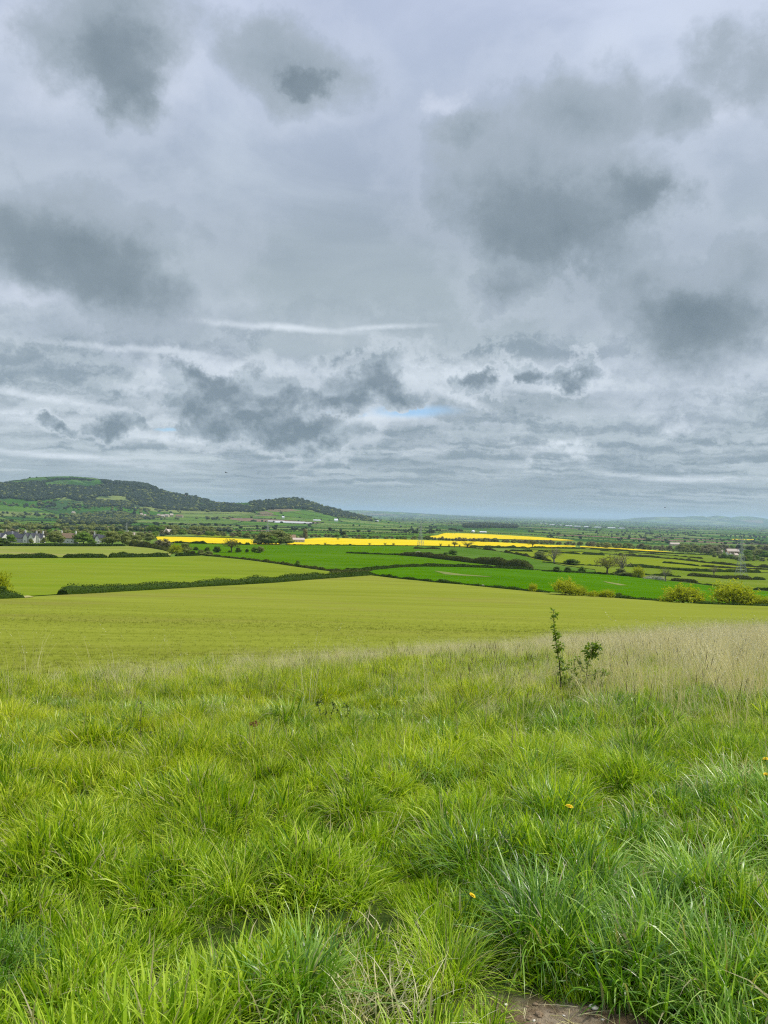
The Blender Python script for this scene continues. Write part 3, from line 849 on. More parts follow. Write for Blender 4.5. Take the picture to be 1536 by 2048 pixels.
def tree_meshes(kind, variant):
    key = (kind, variant)
    if key in _tree_cache: return _tree_cache[key]
    d = TREE_KIND[kind]
    rng = np.random.default_rng(sum(map(ord, kind)) * 10 + variant)
    blobs = []
    for k in range(d['blobs']):
        a = 2.4 * k + rng.uniform(0, 1); rad = d['r'] * math.sqrt((k + 0.4) / d['blobs']) * rng.uniform(0.55, 0.85)
        zz = d['z'] + rng.uniform(-0.5, 0.62) * d['zr'] * (1 - 0.5 * (rad / d['r']) ** 2)
        if kind in ('poplar', 'conifer'):
            zz = 0.15 + 0.75 * (k + 0.5) / d['blobs']; rad *= 0.35
            s = d['r'] * (1.15 - (0.75 if kind == 'conifer' else 0.35) * (k / d['blobs']))
        elif kind in ('oak', 'bare'):
            s = d['r'] * rng.uniform(0.36, 0.56)
        else:
            # crowns that reach down to the ground, widest below the middle
            lv_ = (k + 0.5) / d['blobs']
            zz = 0.22 + 0.52 * lv_ + rng.uniform(-0.05, 0.05)
            rad = d['r'] * rng.uniform(0.35, 0.62) * (1.05 - 0.75 * lv_)
            s = d['r'] * rng.uniform(0.48, 0.66) * (1.05 - 0.25 * lv_)
        blobs.append(((rad * math.cos(a), rad * math.sin(a), zz), (s, s, s * rng.uniform(0.55, 0.75) if kind not in ('poplar', 'conifer') else s * 1.3)))
    zmax = max(b[0][2] + b[1][2] for b in blobs)
    blobs = [((b[0][0], b[0][1], b[0][2] / zmax), (b[1][0], b[1][1], b[1][2] / zmax)) for b in blobs]
    if kind == 'willow': blobs = [((b[0][0], b[0][1], b[0][2] * 0.76), (b[1][0], b[1][1], b[1][2] * 0.76)) for b in blobs]
    C_ = crown_points(blobs, d['n'], rng, 0.45 if d['core'] == 0 else (0.6 if kind == 'willow' else 0.75))
    C_[:, 2] = np.maximum(C_[:, 2], 0.03)
    V, Q_ = leaf_quads(C_, d['leaf'], rng, 0.2, 1.7 if kind == 'willow' else 1.0)
    parts = [(V, Q_, 0)]
    if kind == 'willow':
        # long upright shoots that break the outline
        ns = 70; sa = rng.uniform(0, 2 * math.pi, ns); sr = np.sqrt(rng.uniform(0, 1, ns)) * 0.45
        sl = rng.uniform(0.72, 1.05, ns) * np.sqrt(np.maximum(1 - (sr / 0.62) ** 2, 0.15)); ln_ = rng.normal(0, 0.10, (ns, 2))
        n = 1300; w_ = rng.integers(0, ns, n); tt = rng.uniform(0.45, 1.0, n)
        r2 = sr[w_] * (0.55 + 0.65 * tt)
        c = np.stack([r2 * np.cos(sa[w_]) + ln_[w_, 0] * tt, r2 * np.sin(sa[w_]) + ln_[w_, 1] * tt, sl[w_] * tt], 1) + rng.normal(0, 0.018, (n, 3))
        v, q = leaf_quads(c, 0.026, rng, 0.0, 2.0)
        parts.append((v, q, 0))
    if d['core']:
        for b in blobs:
            v, q = blob_mesh(b[0], tuple(x * d['core'] for x in b[1]), rng)
            v[:, 2] = np.maximum(v[:, 2], 0.02)
            parts.append((v, q, 0))
    V, Q_, mi = cat_mesh(parts)
    crown = mesh_np(kind + '_crown', V, Q_, [MAT[d['mat']]], mi)
    t = MB()
    tw = 0.035 if d['limbs'] > 3 else 0.022
    top = Vector((0.02, 0.0, d['z'] * 0.9))
    t.tube([(0, 0, -0.03), (0.005, 0, d['trunk'] * 0.5), (0.0, 0.01, d['trunk']), top], [tw * 1.5, tw, tw * 0.85, tw * 0.3], 6)
    for k in range(d['limbs']):
        b = blobs[k % len(blobs)]
        st_ = Vector((0.0, 0.01, d['trunk'] * rng.uniform(0.7, 1.25)))
        en = Vector(b[0]) + Vector(rng.normal(size=3) * 0.05)
        mid = (st_ + en) / 2 + Vector((0, 0, 0.04)) + Vector(rng.normal(size=3) * 0.025)
        t.tube([st_, mid, en], [tw * 0.55, tw * 0.36, tw * 0.12], 4)
        for q_ in range(4 if kind in ('oak', 'bare') else 0):
            e2 = en + Vector(rng.normal(size=3) * 0.13)
            t.tube([mid.lerp(en, rng.uniform(0.1, 0.8)), e2], [tw * 0.2, tw * 0.06], 3)
    trunk = t.mesh(kind + '_trunk', [MAT[d['bark']]])
    _tree_cache[key] = (crown, trunk)
    return _tree_cache[key]


def add_tree(name, kind, p, h, w=None, label=None, group=None, variant=0, rz=None, cat='tree', mat=None):
    """p ground point, h height in metres, w crown width in metres"""
    crown, trunk = tree_meshes(kind, variant % 3)
    h = h * 1.06
    root = empty(name, p, random.uniform(0, 6.28) if rz is None else rz)
    s = h
    k = (w / (2 * TREE_KIND[kind]['r'] * 0.80 * h)) if w else 1.0
    root.scale = (s * k, s * k, s)
    tag(root, label, cat, group)
    link('crown', crown, root); link('trunk', trunk, root)
    return root


def px_tree(name, kind, px, py, hpx, label, wpx=None, group=None, variant=0, cat='tree'):
    p = at1(px, py)
    d = Vector((p.x, p.y, 0)).length / FPX
    return add_tree(name, kind, p, hpx * d, wpx * d if wpx else None, label, group, variant, cat=cat)


def hedge_obj(name, pts_px, h, w, label, mat='hedge', lump=0.25, dens=26, cat='hedge', group=None, gaps=0.0):
    """a hedge along a line on the ground: lumpy body wrapped in leaf faces"""
    rng = np.random.default_rng(int(sum(p[0] * 3 + p[1] for p in pts_px)))
    o, ok = at([p[0] for p in pts_px], [p[1] for p in pts_px])
    path = [Vector((a[0], a[1], 0)) for a in o]
    seg = []
    tot = sum((path[i + 1] - path[i]).length for i in range(len(path) - 1))
    step = max(1.0, min(h * 0.8, tot / 6))
    for i in range(len(path) - 1):
        L = (path[i + 1] - path[i]).length; k = max(1, int(L / step))
        for j in range(k): seg.append(path[i].lerp(path[i + 1], j / k))
    seg.append(path[-1])
    n = len(seg)
    prof = [(-0.5, 0.0), (-0.55, 0.45), (-0.42, 0.85), (0.0, 1.0), (0.42, 0.85), (0.55, 0.45), (0.5, 0.0)]
    V = []; Q_ = []; hs = []
    for i, p in enumerate(seg):
        t = (seg[min(i + 1, n - 1)] - seg[max(i - 1, 0)]).normalized(); nrm = Vector((-t.y, t.x, 0))
        s = i * step
        hh = h * (1 + lump * 2.4 * float(fbm(np.array([s / (h * 3.5)]), np.array([7.7]), 3, int(tot) % 97)[0]))
        if gaps and vnoise(np.array([s / 9.0]), np.array([1.5]), int(tot) % 89)[0] > 0.5 - gaps: hh *= 0.12
        e = min(i, n - 1 - i)
        hh *= (0.55 if e == 0 else 1.0)
        ww = w * (1 + lump * float(vnoise(np.array([s / (h * 2)]), np.array([4.4]), 3)[0]))
        zb = float(terrain(p.x, p.y))
        hs.append((p, nrm, hh, ww, zb))
        for (a, b) in prof:
            k = 0.84
            V.append((p.x + nrm.x * a * ww * k, p.y + nrm.y * a * ww * k, zb - 0.15 + b * hh * k))
    m_ = len(prof)
    for i in range(n - 1):
        for k in range(m_ - 1):
            Q_.append((i * m_ + k, i * m_ + k + 1, (i + 1) * m_ + k + 1, (i + 1) * m_ + k))
    for i in (0, n - 1):
        Q_.append((i * m_, i * m_ + 1, i * m_ + 5, i * m_ + 6)); Q_.append((i * m_ + 1, i * m_ + 2, i * m_ + 4, i * m_ + 5)); Q_.append((i * m_ + 2, i * m_ + 3, i * m_ + 3, i * m_ + 4))
    V = np.array(V, float)
    Q_ = np.array([q for q in Q_ if len(set(q)) == 4])
    N = int(min(tot * dens * 2 * max(h, 1) ** 0.5, 16000))
    idx = rng.uniform(0, n - 1.001, N); i0 = idx.astype(int); fr = idx - i0
    P_ = np.array([(a[0].x, a[0].y, a[4], a[1].x, a[1].y, a[2], a[3]) for a in hs])
    A = P_[i0] * (1 - fr[:, None]) + P_[i0 + 1] * fr[:, None]
    th = rng.uniform(0, math.pi, N)
    cx = np.cos(th) * 0.5 * rng.uniform(0.85, 1.08, N); cz = (0.08 + 0.92 * np.sin(th) ** 0.7) * rng.uniform(0.82, 1.06, N)
    Cc = np.stack([A[:, 0] + A[:, 3] * cx * A[:, 6], A[:, 1] + A[:, 4] * cx * A[:, 6], A[:, 2] - 0.1 + cz * A[:, 5]], 1)
    lv, lq = leaf_quads(Cc, np.clip(0.00085 * A[:, 1], 0.16, 0.4), rng)
    V2, Q2, mi = cat_mesh([(V, Q_, 0), (lv, lq, 0)])
    ob = link(name, mesh_np(name, V2, Q2, [MAT[mat]], mi))
    tag(ob, label, cat, group)
    return ob

# ------------------------------------------------------------------ hedges one can tell apart
HEDGES = [
    ([(125, 1190), (180, 1187.5), (250, 1183), (320, 1179), (400, 1174), (480, 1169), (560, 1165), (620, 1160), (690, 1155), (744, 1151)], 2.3, 2.6, 'hedge', 'long thick dark hedge dividing the two big pale green fields', 0.22, 0),
    ([(-160, 1203), (-60, 1200), (0, 1198), (36, 1196.5)], 2.6, 3.0, 'hedge', 'short dark hedge ending at the field gateway', 0.35, 0),
    ([(-160, 1117), (0, 1116), (60, 1116), (116, 1116)], 2.3, 2.2, 'hedge', 'ragged hedge below the narrow pale strip field, before the first gap', 0.35, 0.12),
    ([(126, 1116), (170, 1116), (214, 1116)], 2.6, 2.4, 'hedge', 'ragged hedge between two gaps below the narrow pale strip field', 0.3, 0.05),
    ([(219, 1116), (260, 1115), (300, 1114), (340, 1113.5)], 2.4, 2.2, 'hedge', 'ragged hedge past the second gap below the narrow strip field', 0.4, 0.15),
    ([(352, 1112.5), (375, 1112), (398, 1111)], 2.2, 2.2, 'hedge', 'short gappy hedge beside the yellow-green trees at the field corner', 0.5, 0.25),
    ([(-160, 1094), (0, 1092.5), (110, 1092.5), (200, 1093), (250, 1093)], 2.1, 3.0, 'hedge', 'straight dark hedge below the white houses', 0.12, 0),
    ([(262, 1092.5), (300, 1096), (330, 1101), (350, 1106)], 3.2, 4.0, 'hedge_brown', 'overgrown brownish hedge curving down beside the strip field', 0.6, 0),
    ([(400, 1110), (440, 1114), (500, 1120), (560, 1128), (600, 1134), (660, 1142), (706, 1146)], 1.1, 1.6, 'hedge_brown', 'low scruffy hedge slanting between pale field and dark green wheat', 0.45, 0),
    ([(690, 1143.5), (740, 1141), (770, 1138), (800, 1135), (850, 1133.5), (930, 1134.5), (1000, 1137), (1064, 1140)], 1.7, 2.0, 'hedge', 'dark curved hedge crossing the bright green wheat', 0.2, 0),
    ([(660, 1146.5), (700, 1146), (742, 1143)], 1.4, 2.2, 'hedge_brown', 'scruffy hedge stub at the meeting of the three fields', 0.4, 0),
    ([(746, 1150.5), (800, 1157.5), (840, 1161), (870, 1164.5), (926, 1169)], 0.9, 1.3, 'hedge', 'low broken hedge along the bottom of the wheat, from the field corner', 0.6, 0.1),
    ([(930, 1170.5), (985, 1176), (1060, 1183), (1100, 1187)], 0.8, 1.4, 'hedge', 'thin low hedge with dry grass up to the yellow willow', 0.5, 0.1),
    ([(1185, 1193.5), (1250, 1198), (1330, 1203.5), (1345, 1204.5)], 0.9, 1.5, 'hedge', 'dark low hedge between the two large yellow willows', 0.4, 0),
    ([(1390, 1208), (1430, 1210), (1536, 1213.5), (1700, 1219)], 0.9, 1.5, 'hedge', 'dark low hedge beyond the largest yellow willow', 0.4, 0),
    ([(692, 1107.5), (740, 1109.5), (800, 1111.5)], 1.5, 2.0, 'hedge', 'thin dark hedge finger ending inside the wheat', 0.25, 0),
    ([(800, 1112), (850, 1114.5), (880, 1119), (940, 1126), (1005, 1133), (1062, 1139.5)], 4.2, 5.0, 'hedge_brown', 'tall bushy brown-green hedgerow slanting through the green fields', 0.35, 0),
    ([(828, 1098.5), (880, 1099.5)], 2.0, 3, 'hedge_brown', 'short brown hedge at the foot of the middle pylon', 0.4, 0),
    ([(318, 1087), (400, 1088.5), (500, 1091)], 1.9, 2.0, 'hedge', 'dark hedge with spiky gaps under the first yellow field', 0.8, 0.25),
    ([(586, 1090.7), (700, 1092), (820, 1093), (900, 1095)], 1.3, 2.0, 'hedge', 'straight low dark hedge under the long yellow field', 0.3, 0),
    ([(930, 1096), (985, 1102), (1045, 1112), (1100, 1124)], 1.9, 3.0, 'hedge_brown', 'scruffy hedge curving down from the yellow field to the grey oak', 0.6, 0.1),
    ([(940, 1094.8), (1000, 1096), (1060, 1097.5), (1150, 1099), (1215, 1101)], 2.6, 3.0, 'hedge', 'dark hedge along the lower edge of the yellow field', 0.35, 0),
    ([(1020, 1103.5), (1064, 1104.5)], 2.6, 2.6, 'hedge', 'short clipped hedge left of the small round bush', 0.2, 0),
    ([(1076, 1105), (1120, 1107), (1162, 1110)], 2.2, 2.6, 'hedge', 'hedge across the meadow behind the grey oak', 0.3, 0.05),
    ([(1165, 1110), (1208, 1112)], 3.2, 3, 'hedge', 'stout dark hedge ending in the open meadow', 0.2, 0),
    ([(1085, 1126), (1120, 1128.5), (1150, 1131), (1195, 1133)], 1.2, 1.6, 'hedge', 'thin dark hedge behind the brown spreading tree', 0.3, 0),
    ([(1085, 1143.5), (1140, 1146), (1185, 1148.5), (1225, 1150)], 1.3, 2.0, 'hedge', 'low dark hedge along the top of the wheat, under three round bushes', 0.3, 0),
    ([(1238, 1112), (1300, 1114.5), (1360, 1120), (1410, 1127), (1470, 1132), (1560, 1137)], 2.5, 4.0, 'hedge_brown', 'long loose hedgerow winding across the upper meadow', 0.6, 0.05),
    ([(1325, 1127), (1365, 1130), (1398, 1134)], 2.2, 2.6, 'hedge', 'dark hedge tapering out in the pale meadow', 0.2, 0),
    ([(1400, 1134), (1450, 1137.5), (1505, 1139.5), (1560, 1142)], 2.2, 3.0, 'hedge_brown', 'yellowish hedge carrying on behind the near pylon', 0.4, 0),
    ([(1255, 1134.5), (1300, 1137), (1340, 1140), (1380, 1143.5), (1430, 1145), (1518, 1145.5)], 2.9, 3.6, 'hedge', 'thick dark hedge crossing just behind the feet of the near pylon', 0.22, 0),
    ([(1377, 1153), (1420, 1156), (1450, 1158.5), (1503, 1160.5)], 2.9, 4.0, 'hedge_brown', 'thick brown-green hedge in front of the near pylon', 0.2, 0),
    ([(1507, 1160.5), (1528, 1161)], 2.6, 3, 'hedge', 'short piece of hedge past a gap, right of the near pylon', 0.4, 0),
    ([(1343, 1161.5), (1370, 1164), (1395, 1167)], 2.4, 3, 'hedge_brown', 'brown hedge at the top edge of the wheat', 0.3, 0),
    ([(1396, 1167.5), (1430, 1172), (1458, 1175)], 2.3, 4, 'hedge', 'lumpy dark row of bushes at the top edge of the wheat', 0.6, 0),
    ([(1235, 1151), (1262, 1154), (1285, 1156)], 2.6, 3.6, 'hedge_brown', 'brownish hedge beside the tall pale bare tree', 0.4, 0),
    ([(1287, 1158), (1310, 1160), (1331, 1162.5)], 2.6, 3.2, 'blossom', 'hedge in white blossom beside the thin bare tree', 0.4, 0.1),
    ([(1288, 1151), (1325, 1153), (1360, 1155)], 1.9, 2.6, 'hedge', 'dark hedge behind the white blossom', 0.5, 0.1),
    ([(1510, 1180), (1560, 1182.5)], 2.0, 3.0, 'hedge', 'short hedge in the wheat behind the largest willow', 0.3, 0),
    ([(1185, 1100), (1260, 1104), (1340, 1108.5), (1440, 1112)], 2.6, 4, 'hedge', 'long dark hedge under the thin yellow line', 0.3, 0),
    ([(1200, 1102.5), (1280, 1108), (1350, 1113), (1405, 1119)], 2.0, 3, 'hedge_brown', 'faint hedge between the two upper meadows', 0.5, 0.1),
]
for pp, h, w, mat, lab, lump, gaps in HEDGES:
    hedge_obj('hedge', pp, h * 0.86, w, lab, mat, lump, gaps=gaps)

# ------------------------------------------------------------------ single trees and bushes
TREES = [
    ('oak_tree', 'oak', 463, 1106, 27, 30, 'spreading half-bare oak standing alone before the first yellow field'),
    ('bush', 'bush', 434, 1106, 12, 15, 'round dark bush left of the lone spreading oak'),
    ('bush', 'bush', 414, 1104, 9, 11, 'small dark bush, the furthest left in the row by the lone oak'),
    ('bush', 'spring', 459, 1106, 5, 7, 'tiny bush at the foot of the lone spreading oak'),
    ('bush', 'bush', 476, 1106, 10, 11, 'dark bush just right of the lone spreading oak'),
    ('bush', 'bush', 494, 1106, 8, 7, 'small upright bush between the oak and the tree clump'),
    ('tree', 'spring', 509, 1107, 13, 14, 'left tree of the small clump in the green wheat'),
    ('tree', 'wood', 521, 1107, 14, 16, 'right, browner tree of the small clump in the green wheat'),
    ('tree', 'spring', 595, 1134, 13, 10, 'small round-headed tree standing alone on the slanting hedge'),
    ('tree', 'wood', 530, 1090, 25, 40, 'left rounded tree of the grey-green grove parting the yellow fields'),
    ('tree', 'wood', 552, 1090, 29, 44, 'tallest middle tree of the grey-green grove parting the yellow fields'),
    ('tree', 'wood', 572, 1090, 22, 32, 'right tree of the grey-green grove parting the yellow fields'),
    ('tree', 'spring', 545, 1090.5, 18, 26, 'fresher green tree in front of the grove parting the yellow fields'),
    ('willow_tree', 'willow', 1130, 1191, 36, 46, 'yellow-green willow at the near field edge, taller of the left pair'),
    ('willow_tree', 'willow', 1156, 1192, 22, 34, 'lower yellow-green willow leaning against the taller left one'),
    ('willow_tree', 'willow', 1066, 1184, 19, 17, 'small lone yellow-green bush on the near field edge'),
    ('bush', 'willow', 1186, 1194, 13, 24, 'low pale scrub right after the left willows'),
    ('bush', 'willow', 1215, 1195.5, 17, 30, 'pale feathery scrub with a dark foot on the field edge'),
    ('bush', 'spring', 1238, 1196, 10, 14, 'dark-footed bush closing the pale scrub'),
    ('willow_tree', 'willow', 1366, 1206, 37, 62, 'wide yellow willow second from the right edge'),
    ('willow_tree', 'willow', 1392, 1207, 20, 34, 'lower skirt of the wide yellow willow, towards the big one'),
    ('willow_tree', 'willow', 1466, 1210, 46, 74, 'largest bright yellow-green willow near the right edge'),
    ('willow_tree', 'willow', 1497, 1211, 26, 46, 'lower willow hugging the right flank of the largest one'),
    ('bush', 'willow', 1540, 1213, 18, 40, 'pale bush cut by the right edge of the photograph'),
    ('oak_tree', 'bare', 1108, 1126, 29, 34, 'tall grey nearly bare oak in the middle of the meadows'),
    ('bush', 'wood', 1079, 1120, 17, 24, 'round grey bush touching the tall grey oak'),
    ('bush', 'bush', 1143, 1131, 12, 30, 'broad dark bush right of the tall grey oak'),
    ('bush', 'bush', 1113, 1145, 11, 14, 'first of three round dark bushes on the wheat edge'),
    ('bush', 'bush', 1135, 1146, 11, 13, 'second of three round dark bushes on the wheat edge'),
    ('bush', 'spring', 1164, 1147, 13, 14, 'third, taller green bush on the wheat edge'),
    ('tree', 'oak', 1214, 1150, 34, 42, 'brown spreading tree with pale limbs at the wheat edge'),
    ('tree', 'bare', 1243, 1151, 42, 40, 'tall pale bare tree behind the brown spreading one'),
    ('bush', 'wood', 1241, 1152, 14, 26, 'grey bush under the tall pale bare tree'),
    ('tree', 'willow', 1277, 1156, 24, 22, 'yellow-green tree right of the tall pale bare tree'),
    ('tree', 'bare', 1331, 1164, 27, 22, 'thin bare tree beside the white blossoming hedge'),
    ('tree', 'bare', 1428, 1151, 16, 18, 'thin bare tree standing on the hedges left of the near pylon'),
    ('tree', 'spring', 1250, 1098, 9, 12, 'small light green tree on the thin yellow line'),
    ('tree', 'spring', 1204, 1094, 8, 9, 'yellow-flowering tree beyond the end of the yellow field'),
    ('tree', 'oak', 881, 1095.5, 9, 5, 'thin small tree on the yellow field, right of the middle pylon'),
    ('tree', 'oak', 898, 1095.5, 7, 4, 'tiny tree between the thin tree and the round pair'),
    ('tree', 'oak', 909, 1096, 13, 12, 'open-crowned tree before the yellow field'),
    ('tree', 'oak', 935, 1097, 13, 19, 'rounder dark tree before the yellow field'),
    ('tree', 'oak', 919, 1096, 7, 4, 'sapling between the two round trees before the yellow field'),
    ('tree', 'oak', 1065, 1097, 17, 19, 'oak standing out against the right end of the yellow field'),
    ('tree', 'oak', 650, 1091, 6, 5, 'small tree on the hedge, leftmost along the long yellow field'),
    ('tree', 'oak', 676, 1081, 5, 5, 'small tree on the line between the two yellow fields'),
    ('tree', 'oak', 739, 1092, 6, 6, 'small spiky tree on the long yellow field hedge'),
    ('tree', 'oak', 770, 1092.5, 7, 5, 'taller spiky tree on the long yellow field hedge'),
    ('tree', 'oak', 787, 1093, 7, 6, 'last spiky tree on the long yellow field hedge before the pylon'),
    ('bush', 'bush', 700, 1092, 4, 7, 'dark little bush pair where the yellow fields meet the hedge'),
    ('bush', 'bush', 480, 1090.5, 6, 6, 'dark bush on the first yellow field hedge above the oak'),
    ('bush', 'bush', 493, 1091, 6, 5, 'dark bush near the right end of the first yellow field'),
    ('tree', 'willow', 352, 1108, 21, 24, 'yellowish leafy tree at the corner of the strip field'),
    ('tree', 'wood', 369, 1107, 20, 24, 'grey-green tree right of the yellowish one'),
    ('tree', 'woodbrown', 332, 1099, 20, 22, 'brown twiggy tree over the left end of the yellow field'),
    ('tree', 'woodbrown', 318, 1095, 15, 20, 'brown twiggy tree behind the strip field corner'),
    ('bush', 'bush', 392, 1102, 8, 10, 'round dark bush against the wheat above the field corner'),
    ('bush', 'wood', 402, 1110, 10, 16, 'pale grey bush above the slanting hedge'),
    ('bush', 'wood', 418, 1112, 10, 16, 'pale tawny bush at the start of the slanting hedge'),
    ('bush', 'hedgebush', 385, 1110, 8, 12, 'brownish bush in the field corner'),
    ('tree', 'spring', 21, 1086, 15, 18, 'pale flowering tree before the white houses'),
    ('tree', 'wood', 110, 1087, 22, 28, 'rounded olive tree between the white houses and the brown-roofed one'),
    ('tree', 'wood', 121, 1087, 11, 12, 'small tree beside the brown-roofed house'),
    ('tree', 'spring', 167, 1087, 20, 34, 'bright green tree right of the brown-roofed house'),
    ('bush', 'spring', 183, 1088, 10, 16, 'bush below the bright green tree'),
    ('tree', 'wood', 225, 1091, 27, 36, 'big rounded tree right of the last white house'),
    ('tree', 'wood', 248, 1091, 23, 28, 'second rounded tree beside the last white house'),
    ('tree', 'wood', 272, 1089, 18, 24, 'lower tree left of the first yellow field'),
    ('tree', 'wood', 300, 1084, 17, 20, 'upright tree touching the first yellow field'),
    ('bush', 'bush', 0, 1092, 14, 28, 'dark rounded bush at the left edge by the houses'),
    ('tree', 'willow', -12, 1190, 52, 48, 'wispy tree half out of the picture at the left edge'),
    ('bush', 'bush', 3, 1192, 17, 18, 'dark bush at the left edge on the gateway hedge'),
    ('tree', 'poplar', 610, 1079, 21, 7, 'narrow upright poplar above the long yellow field'),
    ('tree', 'conifer', 1477, 1106, 15, 10, 'dark conifer beside the brick house with the long roof'),
    ('tree', 'conifer', 1497, 1108, 14, 9, 'second dark conifer behind the near pylon'),
    ('tree', 'conifer', 268, 1031, 10, 5, 'dark conifer standing up in the hillside village'),
    ('bush', 'blossom', 966, 1174, 5, 6, 'small white blossoming bush on the wheat edge'),
    ('bush', 'blossom', 836, 1112, 9, 14, 'cream blossoming bush in the tall hedgerow under the middle pylon'),
    ('tree', 'spring', 905, 1112, 13, 18, 'dark green tree rising over the tall hedgerow'),
    ('tree', 'spring', 892, 1114, 10, 14, 'smaller green tree leaning from the tall hedgerow'),
]
TREE_KIND['hedgebush'] = dict(TREE_KIND['bush'], mat='hedge_brown')
for i, (nm, kind, px, py, h, w, lab) in enumerate(TREES):
    px_tree(nm, kind, px, py, h, lab, w, variant=i, cat='bush' if nm == 'bush' else 'tree')


ORD = 'first second third fourth fifth sixth seventh eighth ninth tenth eleventh twelfth thirteenth fourteenth fifteenth sixteenth seventeenth eighteenth nineteenth twentieth'.split()
ORD += ['twenty-' + w for w in ORD[:9]] + ['thirtieth'] + ['thirty-' + w for w in ORD[:9]] + ['fortieth'] + ['forty-' + w for w in ORD[:9]]
LOOK = {'wood': 'grey-green', 'spring': 'bright green', 'woodbrown': 'brown twiggy'}


def belt(line, n, hlo, hhi, kinds, label, group, rows=1.0, seed=0):
    """a belt of trees one can still tell apart, every one a thing"""
    rng = random.Random(seed)
    xs = [p[0] for p in line]; ys = [p[1] for p in line]
    for i in range(n):
        px = xs[0] + (xs[-1] - xs[0]) * (i + rng.uniform(0.1, 0.9)) / n
        py = float(np.interp(px, xs, ys)) - rng.uniform(0, rows)
        h = rng.uniform(hlo, hhi)
        k = kinds[rng.randrange(len(kinds))]
        px_tree('tree', k, px, py, h, f'{LOOK[k]} tree, {ORD[i]} from the left in {label}', h * rng.uniform(1.0, 1.5), group, variant=rng.randrange(3))


belt([(-30, 1081), (100, 1079), (200, 1080), (310, 1080)], 30, 10, 17, ['wood', 'wood', 'spring', 'woodbrown'], 'the belt right behind the white houses', 'trees behind the white houses', 3, 1)
belt([(45, 1086), (100, 1086.5)], 3, 8, 10, ['spring', 'wood'], 'the small trio before the white houses', 'garden trees before the white houses', 1, 22)
belt([(-20, 1071), (150, 1069), (310, 1072)], 26, 6, 11, ['wood', 'woodbrown'], 'the upper belt beyond the white houses', 'upper tree belt behind the houses', 2, 2)
belt([(310, 1073), (380, 1071), (460, 1075), (530, 1080)], 24, 7, 13, ['wood', 'woodbrown', 'wood', 'spring'], 'the belt above the first yellow field', 'trees above the first yellow field', 2, 3)
belt([(300, 1066), (352, 1066)], 6, 12, 15, ['spring', 'wood'], 'the tall clump by the cream cottage', 'tall trees by the cream house', 1, 13)
belt([(385, 1069), (425, 1069)], 6, 13, 17, ['wood'], 'the rounded copse above the first yellow field', 'copse above the first yellow field', 1, 14)
belt([(590, 1079), (640, 1076), (720, 1078), (862, 1081)], 30, 5, 8, ['wood', 'wood', 'woodbrown', 'spring'], 'the low belt above the long yellow field', 'trees above the long yellow field', 1.5, 4)
belt([(850, 1080), (900, 1083), (1000, 1086), (1080, 1089), (1165, 1092)], 48, 5.5, 9, ['woodbrown', 'woodbrown', 'wood'], 'the wood strip between two yellow fields', 'strip of wood between the yellow fields', 0.8, 5)
belt([(1170, 1095), (1260, 1099), (1330, 1103), (1430, 1110)], 36, 6, 12, ['wood', 'woodbrown', 'wood'], 'the belt above the right-hand meadows', 'tree belt above the right meadows', 2.5, 6)
belt([(1360, 1104), (1430, 1109), (1440, 1110)], 10, 12, 17, ['wood', 'woodbrown'], 'the taller trees left of the village', 'taller trees beside the village', 2, 7)
belt([(1425, 1118), (1480, 1123), (1560, 1126)], 14, 7, 11, ['wood', 'spring'], 'the row before the village houses', 'trees in front of the village', 3, 8)
belt([(1425, 1103), (1560, 1108)], 15, 9, 15, ['wood', 'spring', 'woodbrown'], 'the row behind the village houses', 'trees round the village', 4, 9)
belt([(1490, 1116), (1570, 1119)], 9, 11, 16, ['spring', 'wood'], 'the clump right of the near pylon', 'trees right of the near pylon', 3, 10)

# ------------------------------------------------------------------ houses
MAT['render_white'] = plain('white_render', (0.72, 0.70, 0.66), 0.8, 0.2, 0.06)
MAT['render_lilac'] = plain('lilac_grey_render', (0.42, 0.40, 0.46), 0.8, 0.2, 0.06)
MAT['stone_cream'] = plain('cream_stone', (0.50, 0.43, 0.31), 0.85, 0.2, 0.15)
MAT['brick_red'] = plain('red_brick', (0.26, 0.13, 0.09), 0.85, 0.2, 0.15)
MAT['slate'] = plain('slate', (0.055, 0.055, 0.065), 0.6, 0.4, 0.3)
MAT['tile_brown'] = plain('brown_tile', (0.24, 0.165, 0.10), 0.8, 0.2, 0.2)
MAT['tile_pale'] = plain('pale_roof', (0.48, 0.40, 0.33), 0.7, 0.2, 0.1)
MAT['glass'] = plain('window_glass', (0.02, 0.025, 0.03), 0.15, 0.5, 0.1)
MAT['frame_white'] = plain('white_frame', (0.75, 0.75, 0.73), 0.5, 0.3, 0.02)
MAT['steel'] = plain('galvanised_steel', (0.40, 0.43, 0.40), 0.5, 0.5, 0.1)
MAT['metal_white'] = plain('white_cladding', (0.74, 0.77, 0.80), 0.45, 0.4, 0.04)
MAT['poly'] = plain('polytunnel_sheet', (0.60, 0.60, 0.58), 0.35, 0.5, 0.06)


def gable_roof(mb, L, Wd, z0, zr, over=0.35, th=0.25, mi=0, x0=0.0, y0=0.0):
    """ridge along local x"""
    a = L / 2 + over; b = Wd / 2 + over; e = over * (zr - z0) / (Wd / 2)
    for s in (-1, 1):
        vs = [(x0 - a, y0 + s * b, z0 - e), (x0 + a, y0 + s * b, z0 - e), (x0 + a, y0, zr), (x0 - a, y0, zr),
              (x0 - a, y0 + s * b, z0 - e + th), (x0 + a, y0 + s * b, z0 - e + th), (x0 + a, y0 + 0, zr + th), (x0 - a, y0 + 0, zr + th)]
        mb.add(vs, [(0, 1, 2, 3), (7, 6, 5, 4), (0, 4, 5, 1), (1, 5, 6, 2), (0, 3, 7, 4)], mi)


